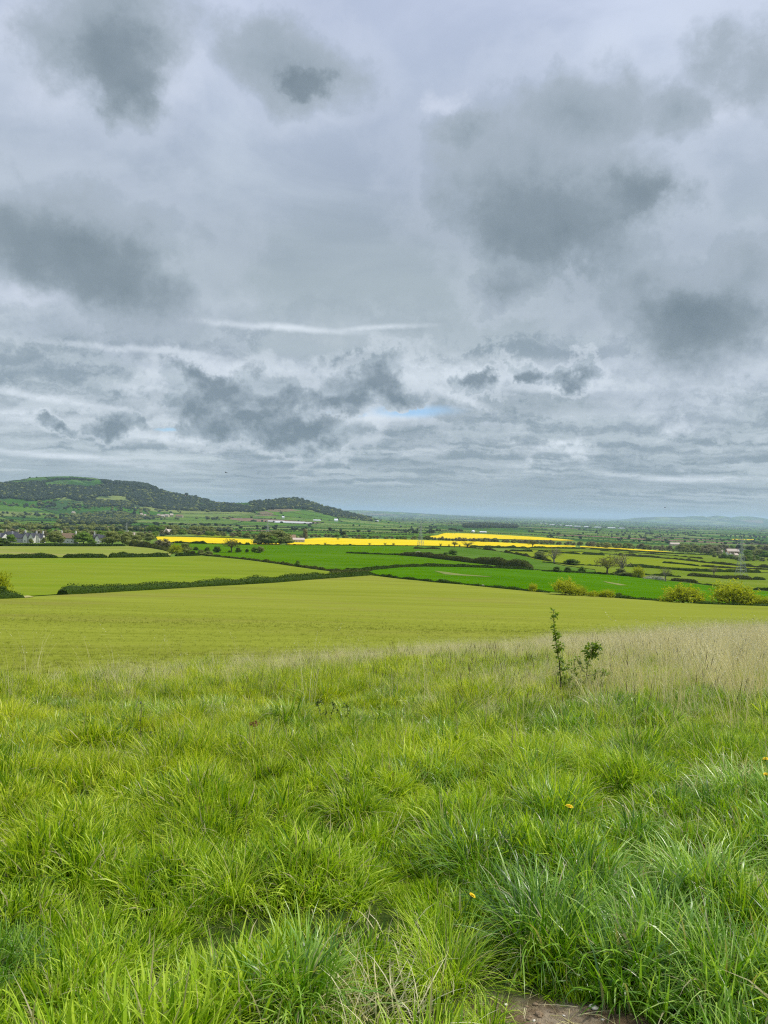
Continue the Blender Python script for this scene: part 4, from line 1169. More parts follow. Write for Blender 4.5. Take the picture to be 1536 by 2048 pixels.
def gable_walls(mb, L, Wd, h, zr, mi=0, x0=0.0, y0=0.0):
    a = L / 2; b = Wd / 2
    vs = [(x0 - a, y0 - b, -0.6), (x0 + a, y0 - b, -0.6), (x0 + a, y0 + b, -0.6), (x0 - a, y0 + b, -0.6), (x0 - a, y0 - b, h), (x0 + a, y0 - b, h), (x0 + a, y0 + b, h), (x0 - a, y0 + b, h), (x0 - a, y0, zr), (x0 + a, y0, zr)]
    mb.add(vs, [(0, 1, 5, 4), (2, 3, 7, 6), (1, 2, 6, 9, 5), (3, 0, 4, 8, 7)], mi)


def house(px, py, L, Wd, h, zr, rz, wall, roof, label, gables=0, chimneys=2, group=None, windows=True, name='house'):
    p = at1(px, py)
    root = empty(name, p, R(rz))
    tag(root, label, 'house', group)
    w = MB(); gable_walls(w, L, Wd, h, zr)
    for k in range(gables):
        xx = (k - (gables - 1) / 2) * L / max(gables, 1) * 0.95
        # front gable wing pointing to -y
        gw = L / (gables + 0.6)
        a = gw / 2; yb = -Wd / 2 - 1.6
        w.add([(xx - a, yb, -0.6), (xx + a, yb, -0.6), (xx + a, 0, -0.6), (xx - a, 0, -0.6), (xx - a, yb, h), (xx + a, yb, h), (xx + a, 0, h), (xx - a, 0, h), (xx, yb, zr - 0.3), (xx, 0, zr - 0.3)],
              [(0, 1, 5, 8, 4), (1, 2, 6, 5), (3, 0, 4, 7)])
    w.obj('wall', [MAT[wall]], root)
    r = MB(); gable_roof(r, L, Wd, h, zr)
    for k in range(gables):
        xx = (k - (gables - 1) / 2) * L / max(gables, 1) * 0.95; gw = L / (gables + 0.6); a = gw / 2 + 0.25; yb = -Wd / 2 - 1.95
        for s in (-1, 1):
            r.add([(xx + s * a, yb, h - 0.25), (xx + s * a, 0, h - 0.25), (xx, 0, zr - 0.1), (xx, yb, zr - 0.1), (xx + s * a, yb, h - 0.03), (xx + s * a, 0, h - 0.03), (xx, 0, zr + 0.12), (xx, yb, zr + 0.12)],
                  [(0, 1, 2, 3), (7, 6, 5, 4), (0, 4, 5, 1), (0, 3, 7, 4)])
    ro = r.obj('roof', [MAT[roof]], root)
    for k in range(chimneys):
        c = MB(); xx = -L / 2 + 0.7 if k == 0 else L / 2 - 0.7
        c.box((xx, 0, zr + 0.5), (0.9, 1.1, 2.4)); c.box((xx, 0, zr + 1.78), (1.08, 1.28, 0.16))
        for q in (-0.25, 0.25): c.tube([(xx, q, zr + 1.86), (xx, q, zr + 2.25)], 0.13, 6)
        c.obj('chimney', [MAT[wall]], ro)
    if windows:
        n = max(2, int(L / 3.2))
        yw = -Wd / 2
        for fl in (0.9, 3.3):
            if fl + 1.2 > h: continue
            for k in range(n):
                xx = -L / 2 + (k + 0.5) * L / n
                y = yw - (1.6 if gables and any(abs(xx - (q - (gables - 1) / 2) * L / gables * 0.95) < L / (gables + 0.6) / 2 for q in range(gables)) else 0)
                f = MB(); f.box((xx, y - 0.02, fl + 0.6), (1.15, 0.10, 1.1))
                fo = f.obj('window', [MAT['frame_white']], root)
                g = MB(); g.box((xx, y - 0.055, fl + 0.6), (0.85, 0.06, 0.8)); g.obj('pane', [MAT['glass']], fo)
    return root


house(3, 1085, 8, 7, 4.2, 7.2, -20, 'render_white', 'slate', 'white gabled house cut by the left edge', 1, 1)
house(37, 1085, 11, 6, 3.8, 6.6, 3, 'render_lilac', 'slate', 'long lilac-grey house under a slate roof, second in the row', 0, 2)
house(60, 1085.5, 8.5, 6, 4.4, 7.6, 5, 'render_white', 'slate', 'white house with two front gables in the village row', 2, 1)
house(79, 1085.5, 6.5, 6, 4.0, 7.0, 0, 'render_white', 'slate', 'house with one dark-edged gable, right end of the white row', 1, 2)
house(24, 1080.5, 11, 6, 4.4, 7.2, 6, 'stone_cream', 'slate', 'slate roof with chimneys showing behind the white row', 0, 2)
house(137, 1086, 14, 7, 4.2, 7.6, -12, 'render_white', 'tile_brown', 'house with a broad brown roof and white gable end', 0, 2)
house(193, 1087, 4.5, 5, 4.2, 7.2, 25, 'render_white', 'slate', 'narrow white house with tall chimney behind the bright green tree', 1, 1)
house(204, 1084.5, 5, 6, 3.6, 6.0, 0, 'render_white', 'slate', 'low white house half behind the big rounded tree', 0, 0)
house(262, 1078, 7, 6, 3.6, 6.2, 10, 'render_white', 'tile_pale', 'small pale cottage among the trees left of the yellow field', 0, 1)
house(338, 1069.5, 11, 7, 3.8, 7.0, -20, 'stone_cream', 'tile_pale', 'cream cottage under the tall green trees above the yellow field', 1, 1)
house(578, 1083, 13, 8, 4.0, 7.0, 14, 'stone_cream', 'tile_brown', 'brown-roofed farmhouse right of the rounded grove', 0, 1, name='farmhouse')
house(592, 1085.2, 16, 8, 3.0, 4.6, 14, 'render_lilac', 'tile_pale', 'long low grey barn beside the brown-roofed farmhouse', 0, 0, name='barn')
house(1422, 1107, 7, 6, 3.5, 6.2, 20, 'render_white', 'tile_pale', 'white house at the left end of the right-hand village', 0, 1)
house(1440, 1107.5, 8, 6, 3.6, 6.4, -15, 'stone_cream', 'tile_pale', 'cream house second from the left in the right-hand village', 1, 1)
house(1464, 1108, 20, 9, 4.6, 8.4, 5, 'brick_red', 'tile_pale', 'big brick house with a long pale roof behind the near pylon', 0, 2)
house(1456, 1110.5, 6, 6, 3.2, 5.6, 30, 'render_white', 'tile_brown', 'small white house in front of the big brick one', 1, 0)
house(1475, 1107, 6, 6, 4.4, 7.2, -5, 'render_white', 'slate', 'white gable just left of the dark conifer', 1, 0)
house(1503, 1110, 9, 6, 3.2, 5.4, 8, 'stone_cream', 'tile_pale', 'pale house right of the near pylon among trees', 0, 1)
house(1471, 1114, 6, 5, 3.0, 5.0, 20, 'stone_cream', 'tile_pale', 'small cottage lowest of the village by the near pylon', 0, 1)
house(1349, 1092, 20, 9, 4.0, 7.0, 3, 'stone_cream', 'tile_pale', 'long pale barn alone above the tree belt', 0, 0, name='barn')
house(946, 1065, 8, 8, 3.5, 6, 40, 'metal_white', 'metal_white', 'white gabled barn above the upper yellow field', 0, 0, windows=False, name='barn')
house(966, 1066, 18, 8, 2.6, 4, 5, 'metal_white', 'metal_white', 'long white shed right of the white gabled barn', 0, 0, windows=False, name='shed')
house(566, 1037, 9, 8, 5, 8, 20, 'render_white', 'metal_white', 'white house at the foot of the second hill', 0, 0, windows=False)
house(672, 1043, 14, 12, 5, 11, 10, 'metal_white', 'metal_white', 'white pointed barn below the end of the second hill', 0, 0, windows=False, name='barn')
house(634, 1042.5, 28, 9, 3.5, 6, 0, 'stone_cream', 'metal_white', 'pale farm buildings right of the polytunnels', 0, 0, windows=False, name='barn')
house(754, 1044, 14, 8, 4, 6.5, 0, 'stone_cream', 'metal_white', 'tiny pale farm past the end of the hill', 0, 0, windows=False, name='barn')
HILLV = [(318, 1034, 14), (326, 1035.5, 12), (334, 1034.5, 16), (343, 1033.5, 12), (359, 1035.5, 26), (147, 1029, 12), (283, 1033, 9), (290, 1034.5, 8)]
HL = ['leftmost cream house of the hillside village', 'low cream house, second of the hillside village', 'cream house in the middle of the hillside village', 'small cream house right of the middle of the hillside village',
      'orange-roofed long house at the right end of the hillside village', 'lone pale house under the hill woods', 'pale cottage beside the hillside conifer', 'small pale cottage between the conifer and the hillside village']
for i, (a, b, L) in enumerate(HILLV):
    house(a, b, L, 10, 7, 12, (i * 37) % 60 - 30, 'stone_cream', 'tile_brown' if i == 4 else 'tile_pale', HL[i], 0, 0, windows=False)

# polytunnels and far sheds
for i, (x0, y0, ln) in enumerate([(552, 1044.0, 60), (580, 1045.6, 110), (600, 1047, 90), (566, 1046.2, 60)]):
    p = at1(x0, y0); root = empty('polytunnel', p, R(4))
    tag(root, ['upper left polytunnel below the second hill', 'longest polytunnel below the second hill', 'lowest polytunnel at the right end of the group', 'short polytunnel in the middle of the group'][i], 'polytunnel', 'polytunnels under the hill')
    mb = MB(); nn_ = 8; vs = []
    for e in (-1, 1):
        for k in range(nn_ + 1):
            w = math.pi * k / nn_
            vs.append((e * ln / 2, math.cos(w) * 5, math.sin(w) * 5.5 - 0.5))
    mb.add(vs, [(k, k + 1, nn_ + 2 + k, nn_ + 1 + k) for k in range(nn_)])
    mb.obj('cover', [MAT['poly']], root)
    e_ = MB()
    for e in (-1, 1):
        e_.add([(e * ln / 2, math.cos(math.pi * k / nn_) * 4.9, math.sin(math.pi * k / nn_) * 5.4 - 0.5) for k in range(nn_ + 1)], [tuple(range(nn_ + 1))])
    e_.obj('end_wall', [MAT['metal_white']], root)
WH = [(1082, 1047.3, 26), (1091, 1047.8, 22), (1104, 1051, 70), (1121, 1051.5, 30), (1134, 1052.5, 60), (1141, 1053, 36), (1154, 1054, 80), (1172, 1055, 60), (1195, 1056, 90), (1222, 1057.2, 110), (1243, 1058, 70)]
for i, (x0, y0, wp) in enumerate(WH):
    p = at1(x0, y0); root = empty('warehouse', p, R(-6 + i))
    tag(root, ['first and smallest', 'second, small', 'third, long low', 'fourth, short bright', 'fifth, long', 'sixth, short', 'seventh, long pale', 'eighth', 'ninth, long', 'tenth and longest', 'last, faintest'][i] + ' white warehouse from the left on the far plain', 'warehouse', 'white warehouses on the far plain')
    d = p.length / FPX
    L = wp * 0.13 * d
    mb = MB(); gable_walls(mb, L, 40, 6, 8); mb.obj('wall', [MAT['metal_white']], root)
    mb = MB(); gable_roof(mb, L, 40, 6, 8, 1, 0.4); mb.obj('roof', [MAT['metal_white']], root)
    mb = MB()
    for k in range(5): mb.box((-L / 2 + (k + .5) * L / 5, -20.1, 3), (5, 0.2, 4))
    mb.obj('loading_door', [MAT['render_lilac']], root)

# ------------------------------------------------------------------ pylons
def pylon(px, py, hpx, label, rz=10):
    p = at1(px, py); H = hpx * Vector((p.x, p.y, 0)).length / FPX
    root = empty('pylon', p, R(rz)); tag(root, label, 'pylon', 'electricity pylons')
    b0 = H * 0.105; wz = 0.60 * H; w1 = H * 0.026; th = H * 0.0068
    hw = lambda z: b0 + (w1 - b0) * min(z / wz, 1.0) if z < wz else w1 * (1 - 0.75 * (z - wz) / (H - wz))
    for sx in (-1, 1):
        for sy in (-1, 1):
            mb = MB(); zs = [-0.5, wz * .5, wz, H * 0.9]
            mb.tube([(sx * hw(z), sy * hw(z), z) for z in zs], [th, th * .85, th * .65, th * .45], 4)
            mb.obj('leg', [MAT['steel']], root)
    br = MB(); zs = [0.0, .16, .30, .42, .51, .60, .66, .72, .78, .84, .90]
    for i in range(len(zs) - 1):
        a, b = zs[i] * H, zs[i + 1] * H
        for s in (-1, 1):
            A, B = hw(a), hw(b)
            for q in ((-1, 1), (1, -1)):
                br.tube([(q[0] * A, s * A, a), (q[1] * B, s * B, b)], th * .35, 3)
                br.tube([(s * A, q[0] * A, a), (s * B, q[1] * B, b)], th * .35, 3)
            br.tube([(-B, s * B, b), (B, s * B, b)], th * .35, 3); br.tube([(s * B, -B, b), (s * B, B, b)], th * .35, 3)
    br.tube([(0, 0, H * .9), (0, 0, H)], [th * .6, th * .3], 4)
    for q in range(4): br.tube([((-1, 1, 1, -1)[q] * hw(H * .9), (-1, -1, 1, 1)[q] * hw(H * .9), H * .9), (0, 0, H)], th * .4, 3)
    br.obj('bracing', [MAT['steel']], root)
    for k, (z, L) in enumerate([(0.66, 0.125), (0.77, 0.155), (0.88, 0.115)]):
        for s in (-1, 1):
            mb = MB(); zz = z * H; w = hw(zz); tip = (s * L * H, 0, zz + 0.005 * H)
            for sy in (-1, 1):
                mb.tube([(s * w, sy * w, zz), tip], th * .45, 3); mb.tube([(s * w, sy * w * .8, zz + H * .035), tip], th * .4, 3)
            ar = mb.obj('cross_arm', [MAT['steel']], root)
            mb = MB(); mb.tube([tip, (tip[0], 0, tip[2] - H * .04)], th * .5, 5)
            for q in range(4): mb.tube([(tip[0], 0, tip[2] - H * .008 * (q + 1)), (tip[0], 0, tip[2] - H * .008 * (q + 1) - th * .4)], th * 1.1, 6)
            mb.obj('insulator', [MAT['steel']], ar)


pylon(841, 1093, 51, 'middle pylon standing before the long yellow field', 25)
pylon(1482, 1152, 73, 'nearest and tallest pylon, on the meadows at the right', 12)
pylon(535, 1075, 36, 'faint pylon behind the rounded grove, below the hill', 30)
pylon(253, 1070, 24, 'faint distant pylon over the trees left of the first yellow field', 40)

# ------------------------------------------------------------------ birds
MAT['bird'] = plain('dark_feathers', (0.03, 0.03, 0.035), 0.7, 0.2, 0.1)
for (px, py, dist, lab, bank_) in [(452, 945, 130, 'dark bird gliding above the end of the big hill', 0.2), (1330, 1015, 200, 'tiny bird high over the plain at the right', -0.3)]:
    d = ray(px, py); p = Vector((0, 0, CZ)) + d * dist
    root = empty('bird', p, 0.5); root.rotation_euler = (0.1, bank_, 1.2)
    tag(root, lab, 'bird')
    b = MB(); b.tube([(0, -0.24, 0), (0, -0.16, 0.01), (0, -0.02, 0.0), (0, 0.13, 0), (0, 0.19, 0.015), (0, 0.235, 0.0)], [0.012, 0.03, 0.052, 0.04, 0.03, 0.004], 8)
    b.obj('body', [MAT['bird']], root, True)
    for s in (-1, 1):
        w = MB(); w.add([(s * 0.03, 0.10, 0.02), (s * 0.22, 0.14, 0.07), (s * 0.46, 0.02, 0.03), (s * 0.40, -0.04, 0.03), (s * 0.20, -0.05, 0.065), (s * 0.03, -0.08, 0.015)] + [(s * 0.03, 0.10, 0.035), (s * 0.22, 0.13, 0.08), (s * 0.46, 0.02, 0.033), (s * 0.40, -0.04, 0.033), (s * 0.20, -0.04, 0.07), (s * 0.03, -0.07, 0.02)],
                        [(0, 1, 4, 5), (1, 2, 3, 4), (11, 10, 7, 6), (10, 9, 8, 7), (0, 6, 7, 1), (1, 7, 8, 2), (2, 8, 9, 3), (3, 9, 10, 4), (4, 10, 11, 5)])
        w.obj('wing', [MAT['bird']], root)
    t = MB(); t.add([(-0.02, -0.2, 0.005), (0.02, -0.2, 0.005), (0.06, -0.34, 0), (-0.06, -0.34, 0), (-0.02, -0.2, -0.005), (0.02, -0.2, -0.005), (0.06, -0.34, -0.004), (-0.06, -0.34, -0.004)], [(0, 1, 2, 3), (7, 6, 5, 4), (2, 6, 7, 3)])
    t.obj('tail', [MAT['bird']], root)


# ------------------------------------------------------------------ instancing of what nobody could count
def proto_collection(name, meshes):
    c = bpy.data.collections.new(name)
    for i, me in enumerate(meshes):
        o = bpy.data.objects.new(f'{name}_{chr(97 + i)}', me); c.objects.link(o)
    return c


def scatter(name, P, rot, scl, idx, coll, label=None, kind='stuff'):
    me = bpy.data.meshes.new(name)
    n = len(P)
    me.vertices.add(n); me.vertices.foreach_set('co', np.ascontiguousarray(P, np.float32).ravel())
    for nm, typ, arr in (('rot', 'FLOAT_VECTOR', rot), ('scl', 'FLOAT_VECTOR', scl), ('pick', 'INT', idx)):
        a = me.attributes.new(nm, typ, 'POINT')
        a.data.foreach_set('vector' if typ == 'FLOAT_VECTOR' else 'value', np.ascontiguousarray(arr, np.int32 if typ == 'INT' else np.float32).ravel())
    me.update()
    o = link(name, me)
    ng = bpy.data.node_groups.new(name + '_spread', 'GeometryNodeTree')
    ng.interface.new_socket('Geometry', in_out='INPUT', socket_type='NodeSocketGeometry')
    ng.interface.new_socket('Geometry', in_out='OUTPUT', socket_type='NodeSocketGeometry')
    gi = ng.nodes.new('NodeGroupInput'); go = ng.nodes.new('NodeGroupOutput')
    iop = ng.nodes.new('GeometryNodeInstanceOnPoints')
    ci = ng.nodes.new('GeometryNodeCollectionInfo')
    ci.inputs['Collection'].default_value = coll
    ci.inputs['Separate Children'].default_value = True
    ci.inputs['Reset Children'].default_value = True

    def attr(nm, t):
        a = ng.nodes.new('GeometryNodeInputNamedAttribute'); a.data_type = t; a.inputs[0].default_value = nm
        return a.outputs['Attribute']
    e2r = ng.nodes.new('FunctionNodeEulerToRotation')
    L = ng.links.new
    L(gi.outputs[0], iop.inputs['Points']); L(ci.outputs[0], iop.inputs['Instance'])
    iop.inputs['Pick Instance'].default_value = True
    L(attr('pick', 'INT'), iop.inputs['Instance Index'])
    L(attr('rot', 'FLOAT_VECTOR'), e2r.inputs[0]); L(e2r.outputs[0], iop.inputs['Rotation'])
    L(attr('scl', 'FLOAT_VECTOR'), iop.inputs['Scale'])
    L(iop.outputs[0], go.inputs[0])
    md = o.modifiers.new('spread', 'NODES'); md.node_group = ng
    tag(o, label, kind=kind)
    return o


def far_crown(kind_mat, seed, n=150, leaf=0.12, nb=5):
    rng = np.random.default_rng(seed)
    blobs = [((rng.uniform(-.25, .25), rng.uniform(-.25, .25), rng.uniform(.35, .72)), (rng.uniform(.24, .38),) * 3) for _ in range(nb)]
    parts = []
    for b in blobs:
        v, q = blob_mesh(b[0], tuple(x * 0.85 for x in b[1]), rng, 0.2, 6, 5); v[:, 2] = np.maximum(v[:, 2], -0.05); parts.append((v, q, 0))
    v, q = leaf_quads(crown_points(blobs, n, rng, 0.85), leaf, rng); parts.append((v, q, 0))
    v, q = blob_mesh((0, 0, 0.2), (0.06, 0.06, 0.3), rng, 0.1, 5, 4); parts.append((v, q, 0))
    V, Q_, mi = cat_mesh(parts)
    return mesh_np('far_crown', V, Q_, [MAT[kind_mat]], mi)


MAT['far_dark'] = leaf_mat('far_hedge_leaves', (0.020, 0.042, 0.012), (0.045, 0.080, 0.018), (0.08, 0.12, 0.03), 0.2, pos_noise=0.006)
MAT['far_wood'] = leaf_mat('far_wood_leaves', (0.038, 0.060, 0.038), (0.070, 0.102, 0.058), (0.12, 0.155, 0.08), 0.25, pos_noise=0.006)
C_far = proto_collection('far_trees', [far_crown('far_dark', 1), far_crown('far_dark', 2), far_crown('far_wood', 3), far_crown('far_wood', 4), far_crown('wood', 5), far_crown('wood', 6)])


def rnd_rot(n, rng): return np.stack([np.zeros(n), np.zeros(n), rng.uniform(0, 6.283, n)], 1)


def scl3(h, w): return np.stack([w, w, h], 1)


rng = np.random.default_rng(5)
# hedgerows on the lattice
HP = []
for (a, b, k) in LEDGE:
    if rng.uniform() < 0.16: continue
    a = np.array(a); b = np.array(b); L = np.linalg.norm(b - a)
    dist = np.linalg.norm(a)
    if abs(a[0]) > 0.68 * a[1] + 100: continue
    sp = 3.2 if dist < 3000 else (5.0 if dist < 5500 else 10)
    n = int(L / sp)
    t = (np.arange(n) + rng.uniform(-.3, .3, n)) / n
    h = rng.uniform(1.6, 2.7, n)
    if rng.uniform() < 0.4: h = np.where(rng.uniform(size=n) < 0.08, rng.uniform(5, 9, n), h)
    w = np.maximum(h * rng.uniform(0.9, 1.2, n), sp * 0.95)
    if rng.uniform() < 0.25: keep = rng.uniform(size=n) < 0.5
    else: keep = np.ones(n, bool)
    P_ = a[None] + (b - a)[None] * t[:, None] + rng.normal(size=(n, 2)) * 0.8
    HP.append(np.concatenate([P_, h[:, None], w[:, None]], 1)[keep])
HP = np.concatenate(HP)
z = terrain(HP[:, 0], HP[:, 1]); px, py = to_px(HP[:, 0], HP[:, 1], z)
k = (py < FAR_TOP(px) + 1) & (px > -260) & (px < 1800) & (HP[:, 1] < 11000)
HP = HP[k]; z = z[k]
scatter('distant_hedgerows', np.stack([HP[:, 0], HP[:, 1], z - 0.2], 1), rnd_rot(len(HP), rng), scl3(HP[:, 2], HP[:, 3] * 1.3), rng.choice([0, 1, 0, 1, 2], len(HP)), C_far, 'hedgerows and hedge trees ruling off the fields of the far vale')


def wood(name, poly, dens, hlo, hhi, picks, label, seed=1):
    rng = np.random.default_rng(seed)
    xs = [p[0] for p in poly]; ys = [p[1] for p in poly]
    A = (max(xs) - min(xs)) * (max(ys) - min(ys))
    n = int(A * dens * (2.2 if dens < 0.35 else 1))
    px = rng.uniform(min(xs), max(xs), n); py = rng.uniform(min(ys), max(ys), n)
    k = pip(px, py, poly); px = px[k]; py = py[k]
    o, ok = at(px, py)
    ok &= o[:, 1] < 40000
    if dens < 0.35: ok &= fbm(o[:, 0] / 420, o[:, 1] / 260, 3, seed) > rng.uniform(-0.02, 0.22, len(o))
    o = o[ok]; n = len(o)
    h = rng.uniform(hlo, hhi, n)
    sc_ = np.clip(o[:, 1] / 9000, 1, 4)
    return o - np.array([0, 0, 0.5]), h, h * rng.uniform(1.1, 1.7, n) * sc_, rng.choice(picks, n)


def merge_woods(name, specs, label, seed=1):
    A = [wood(name, *s, None, seed + i) for i, s in enumerate(specs)]
    P = np.concatenate([a[0] for a in A]); h = np.concatenate([a[1] for a in A]); w = np.concatenate([a[2] for a in A]); ix = np.concatenate([a[3] for a in A])
    rng = np.random.default_rng(seed)
    scatter(name, P, rnd_rot(len(P), rng), scl3(h, w), ix, C_far, label)
    return len(P)


n1 = merge_woods('hill_wood', [
    ([(-60, 970), (0, 970), (50, 970.5), (75, 971.5), (120, 973), (180, 976), (205, 972), (230, 968), (290, 972), (320, 985), (400, 998), (440, 1008), (500, 1014), (540, 1021), (500, 1025), (400, 1023), (330, 1020), (275, 1011), (255, 999), (235, 992), (200, 993), (175, 1001), (150, 1002), (135, 994), (90, 1001), (60, 1003), (25, 997), (-60, 996)], 0.38, 7, 15, [2, 3, 2, 3, 2, 3, 2, 3, 4]),
    ([(200, 961), (215, 966.5), (290, 970), (318, 983), (400, 997), (440, 1004), (300, 980), (215, 971)], 0.26, 9, 22, [2, 3]),
    ([(85, 963.3), (112, 958.3), (150, 956.6), (200, 961.6), (200, 963.5), (150, 959), (112, 961), (90, 965)], 0.8, 5, 9, [0, 1, 2]),
    ([(-60, 970), (50, 968), (90, 965), (90, 970), (-60, 976)], 0.35, 8, 15, [2, 3]),
    ([(492, 1004), (540, 1001), (595, 998), (620, 1005), (650, 1015), (700, 1027), (745, 1038), (700, 1037), (650, 1030), (620, 1021), (600, 1018), (520, 1018.5), (505, 1011)], 0.42, 7, 15, [2, 3, 2, 3, 2, 3, 2, 3, 4]),
    ([(380, 1022), (440, 1018), (500, 1021), (640, 1030), (745, 1038), (745, 1043), (640, 1038), (560, 1034), (440, 1028)], 0.14, 6, 11, [2, 4, 5, 0]),
    ([(170, 1003), (185, 1001), (260, 1005), (270, 1013), (200, 1014), (170, 1012)], 0.4, 7, 12, [2, 3, 5]),
], 'dense grey-green woods over the flanks of the left hills', 3)
n2 = merge_woods('vale_copses', [
    ([(0, 1000), (270, 1015), (360, 1027), (460, 1030), (460, 1040), (200, 1040), (0, 1036)], 0.025, 6, 11, [2, 3, 4, 5]),
    ([(118, 1045), (130, 1038), (200, 1040), (270, 1048), (230, 1050), (118, 1049)], 0.55, 7, 11, [2, 3, 4]),
    ([(140, 1030), (240, 1025), (330, 1035), (260, 1043), (150, 1036)], 0.12, 6, 10, [4, 5, 2]),
    ([(400, 1052), (470, 1048), (470, 1052), (400, 1057)], 0.12, 6, 10, [4, 5, 2]),
    ([(930, 1050), (972, 1049), (1035, 1053), (1033, 1057), (930, 1056)], 0.9, 12, 18, [2, 3]),
    ([(780, 1030), (1290, 1046), (1700, 1058), (1700, 1066), (1200, 1056), (780, 1040)], 0.22, 6, 10, [2, 3, 0, 1]),
    ([(740, 1030), (1000, 1032), (1536, 1052), (1700, 1056), (1536, 1060), (1000, 1042), (740, 1036)], 0.30, 7, 12, [2, 3, 0]),
    ([(760, 1042), (1000, 1052), (1250, 1068), (1560, 1084), (1560, 1072), (1250, 1058), (1000, 1044), (760, 1037)], 0.04, 5, 9, [2, 3, 0, 1]),
    ([(1150, 1070), (1340, 1072), (1560, 1086), (1560, 1094), (1340, 1084), (1150, 1076)], 0.025, 5, 8, [2, 4, 1]),
    ([(0, 1048), (300, 1056), (460, 1060), (460, 1066), (300, 1064), (0, 1062)], 0.05, 6, 9, [4, 5, 2]),
], 'copses and scattered trees of the far vale and plain', 30)
print('hedge instances', len(HP), 'woods', n1, n2)

# ------------------------------------------------------------------ grass of the hillside in front
def grass_mat(name, ramp, trans=0.42, rough=0.42, spec=0.28, dry=0.0, tint=(1.2, 1.25, 0.4), old=(1.38, 1.06, 0.80)):
    mt, M_ = new_mat(name)
    g = M_.node('ShaderNodeNewGeometry'); oi = M_.node('ShaderNodeObjectInfo')
    pos = g.outputs['Position']
    big = M_.noise(pos, 0.55, 3, 0.6)
    sm = M_.noise(pos, 2.2, 3, 0.6)
    rnd = g.outputs['Random Per Island']
    f = M_.m('ADD', M_.m('MULTIPLY', rnd, 0.42), M_.m('ADD', M_.m('MULTIPLY', oi.outputs['Random'], 0.20), M_.m('ADD', M_.m('MULTIPLY', big, 0.26), M_.m('MULTIPLY', sm, 0.24))))
    col = M_.ramp(f, ramp)
    # swards further up the slope are older and yellower
    yv = M_.sep(pos)[1]; xv = M_.sep(pos)[0]
    ol = M_.ss(M_.m('ADD', yv, M_.m('ADD', M_.m('MULTIPLY', big, 3.0), M_.m('MULTIPLY', xv, -0.7))), 3.5, 11.0)
    col = M_.mix(M_.m('MULTIPLY', ol, 0.75), col, M_.mix(1.0, col, old, 'MULTIPLY'))
    if dry:
        d = M_.ss(M_.m('FRACT', M_.m('MULTIPLY', rnd, 37.7)), 1 - dry - 0.01, 1 - dry)
        col = M_.mix(d, col, (0.42, 0.38, 0.20))
    p = principled(M_, col, rough, spec)
    t = M_.node('ShaderNodeBsdfTranslucent')
    M_.put(t.inputs[0], M_.mix(1.0, col, tint, 'MULTIPLY'))
    mx_ = M_.node('ShaderNodeMixShader'); mx_.inputs[0].default_value = trans
    M_.l.new(p, mx_.inputs[1]); M_.l.new(t.outputs[0], mx_.inputs[2])
    finish(M_, mx_.outputs[0])
    return mt


MAT['grass'] = grass_mat('grass_blades', [(0.24, (0.022, 0.075, 0.001)), (0.41, (0.105, 0.24, 0.002)), (0.56, (0.29, 0.45, 0.007)), (0.77, (0.54, 0.68, 0.07))], dry=0.06, trans=0.38)
MAT['coarse'] = grass_mat('coarse_grass_blades', [(0.24, (0.018, 0.07, 0.002)), (0.41, (0.090, 0.225, 0.006)), (0.58, (0.22, 0.41, 0.025)), (0.79, (0.50, 0.66, 0.15))], dry=0.03, rough=0.36, spec=0.65, trans=0.36)
MAT['straw'] = grass_mat('straw', [(0.15, (0.24, 0.235, 0.06)), (0.35, (0.48, 0.44, 0.17)), (0.55, (0.72, 0.65, 0.34)), (0.8, (0.84, 0.78, 0.50))], tint=(1.05, 0.98, 0.75), old=(1, 1, 1), trans=0.3, rough=0.6, spec=0.25)
MAT['crop_tuft'] = leaf_mat('young_crop_leaves', (0.15, 0.18, 0.018), (0.24, 0.27, 0.035), (0.34, 0.34, 0.08), 0.35, pos_noise=0.5)
MAT['seed'] = plain('seed_heads', (0.13, 0.10, 0.06), 0.9, 0.1, 0.3, 20)
MAT['plume'] = plain('pale_seed_plumes', (0.55, 0.52, 0.36), 0.9, 0.1, 0.25, 20)


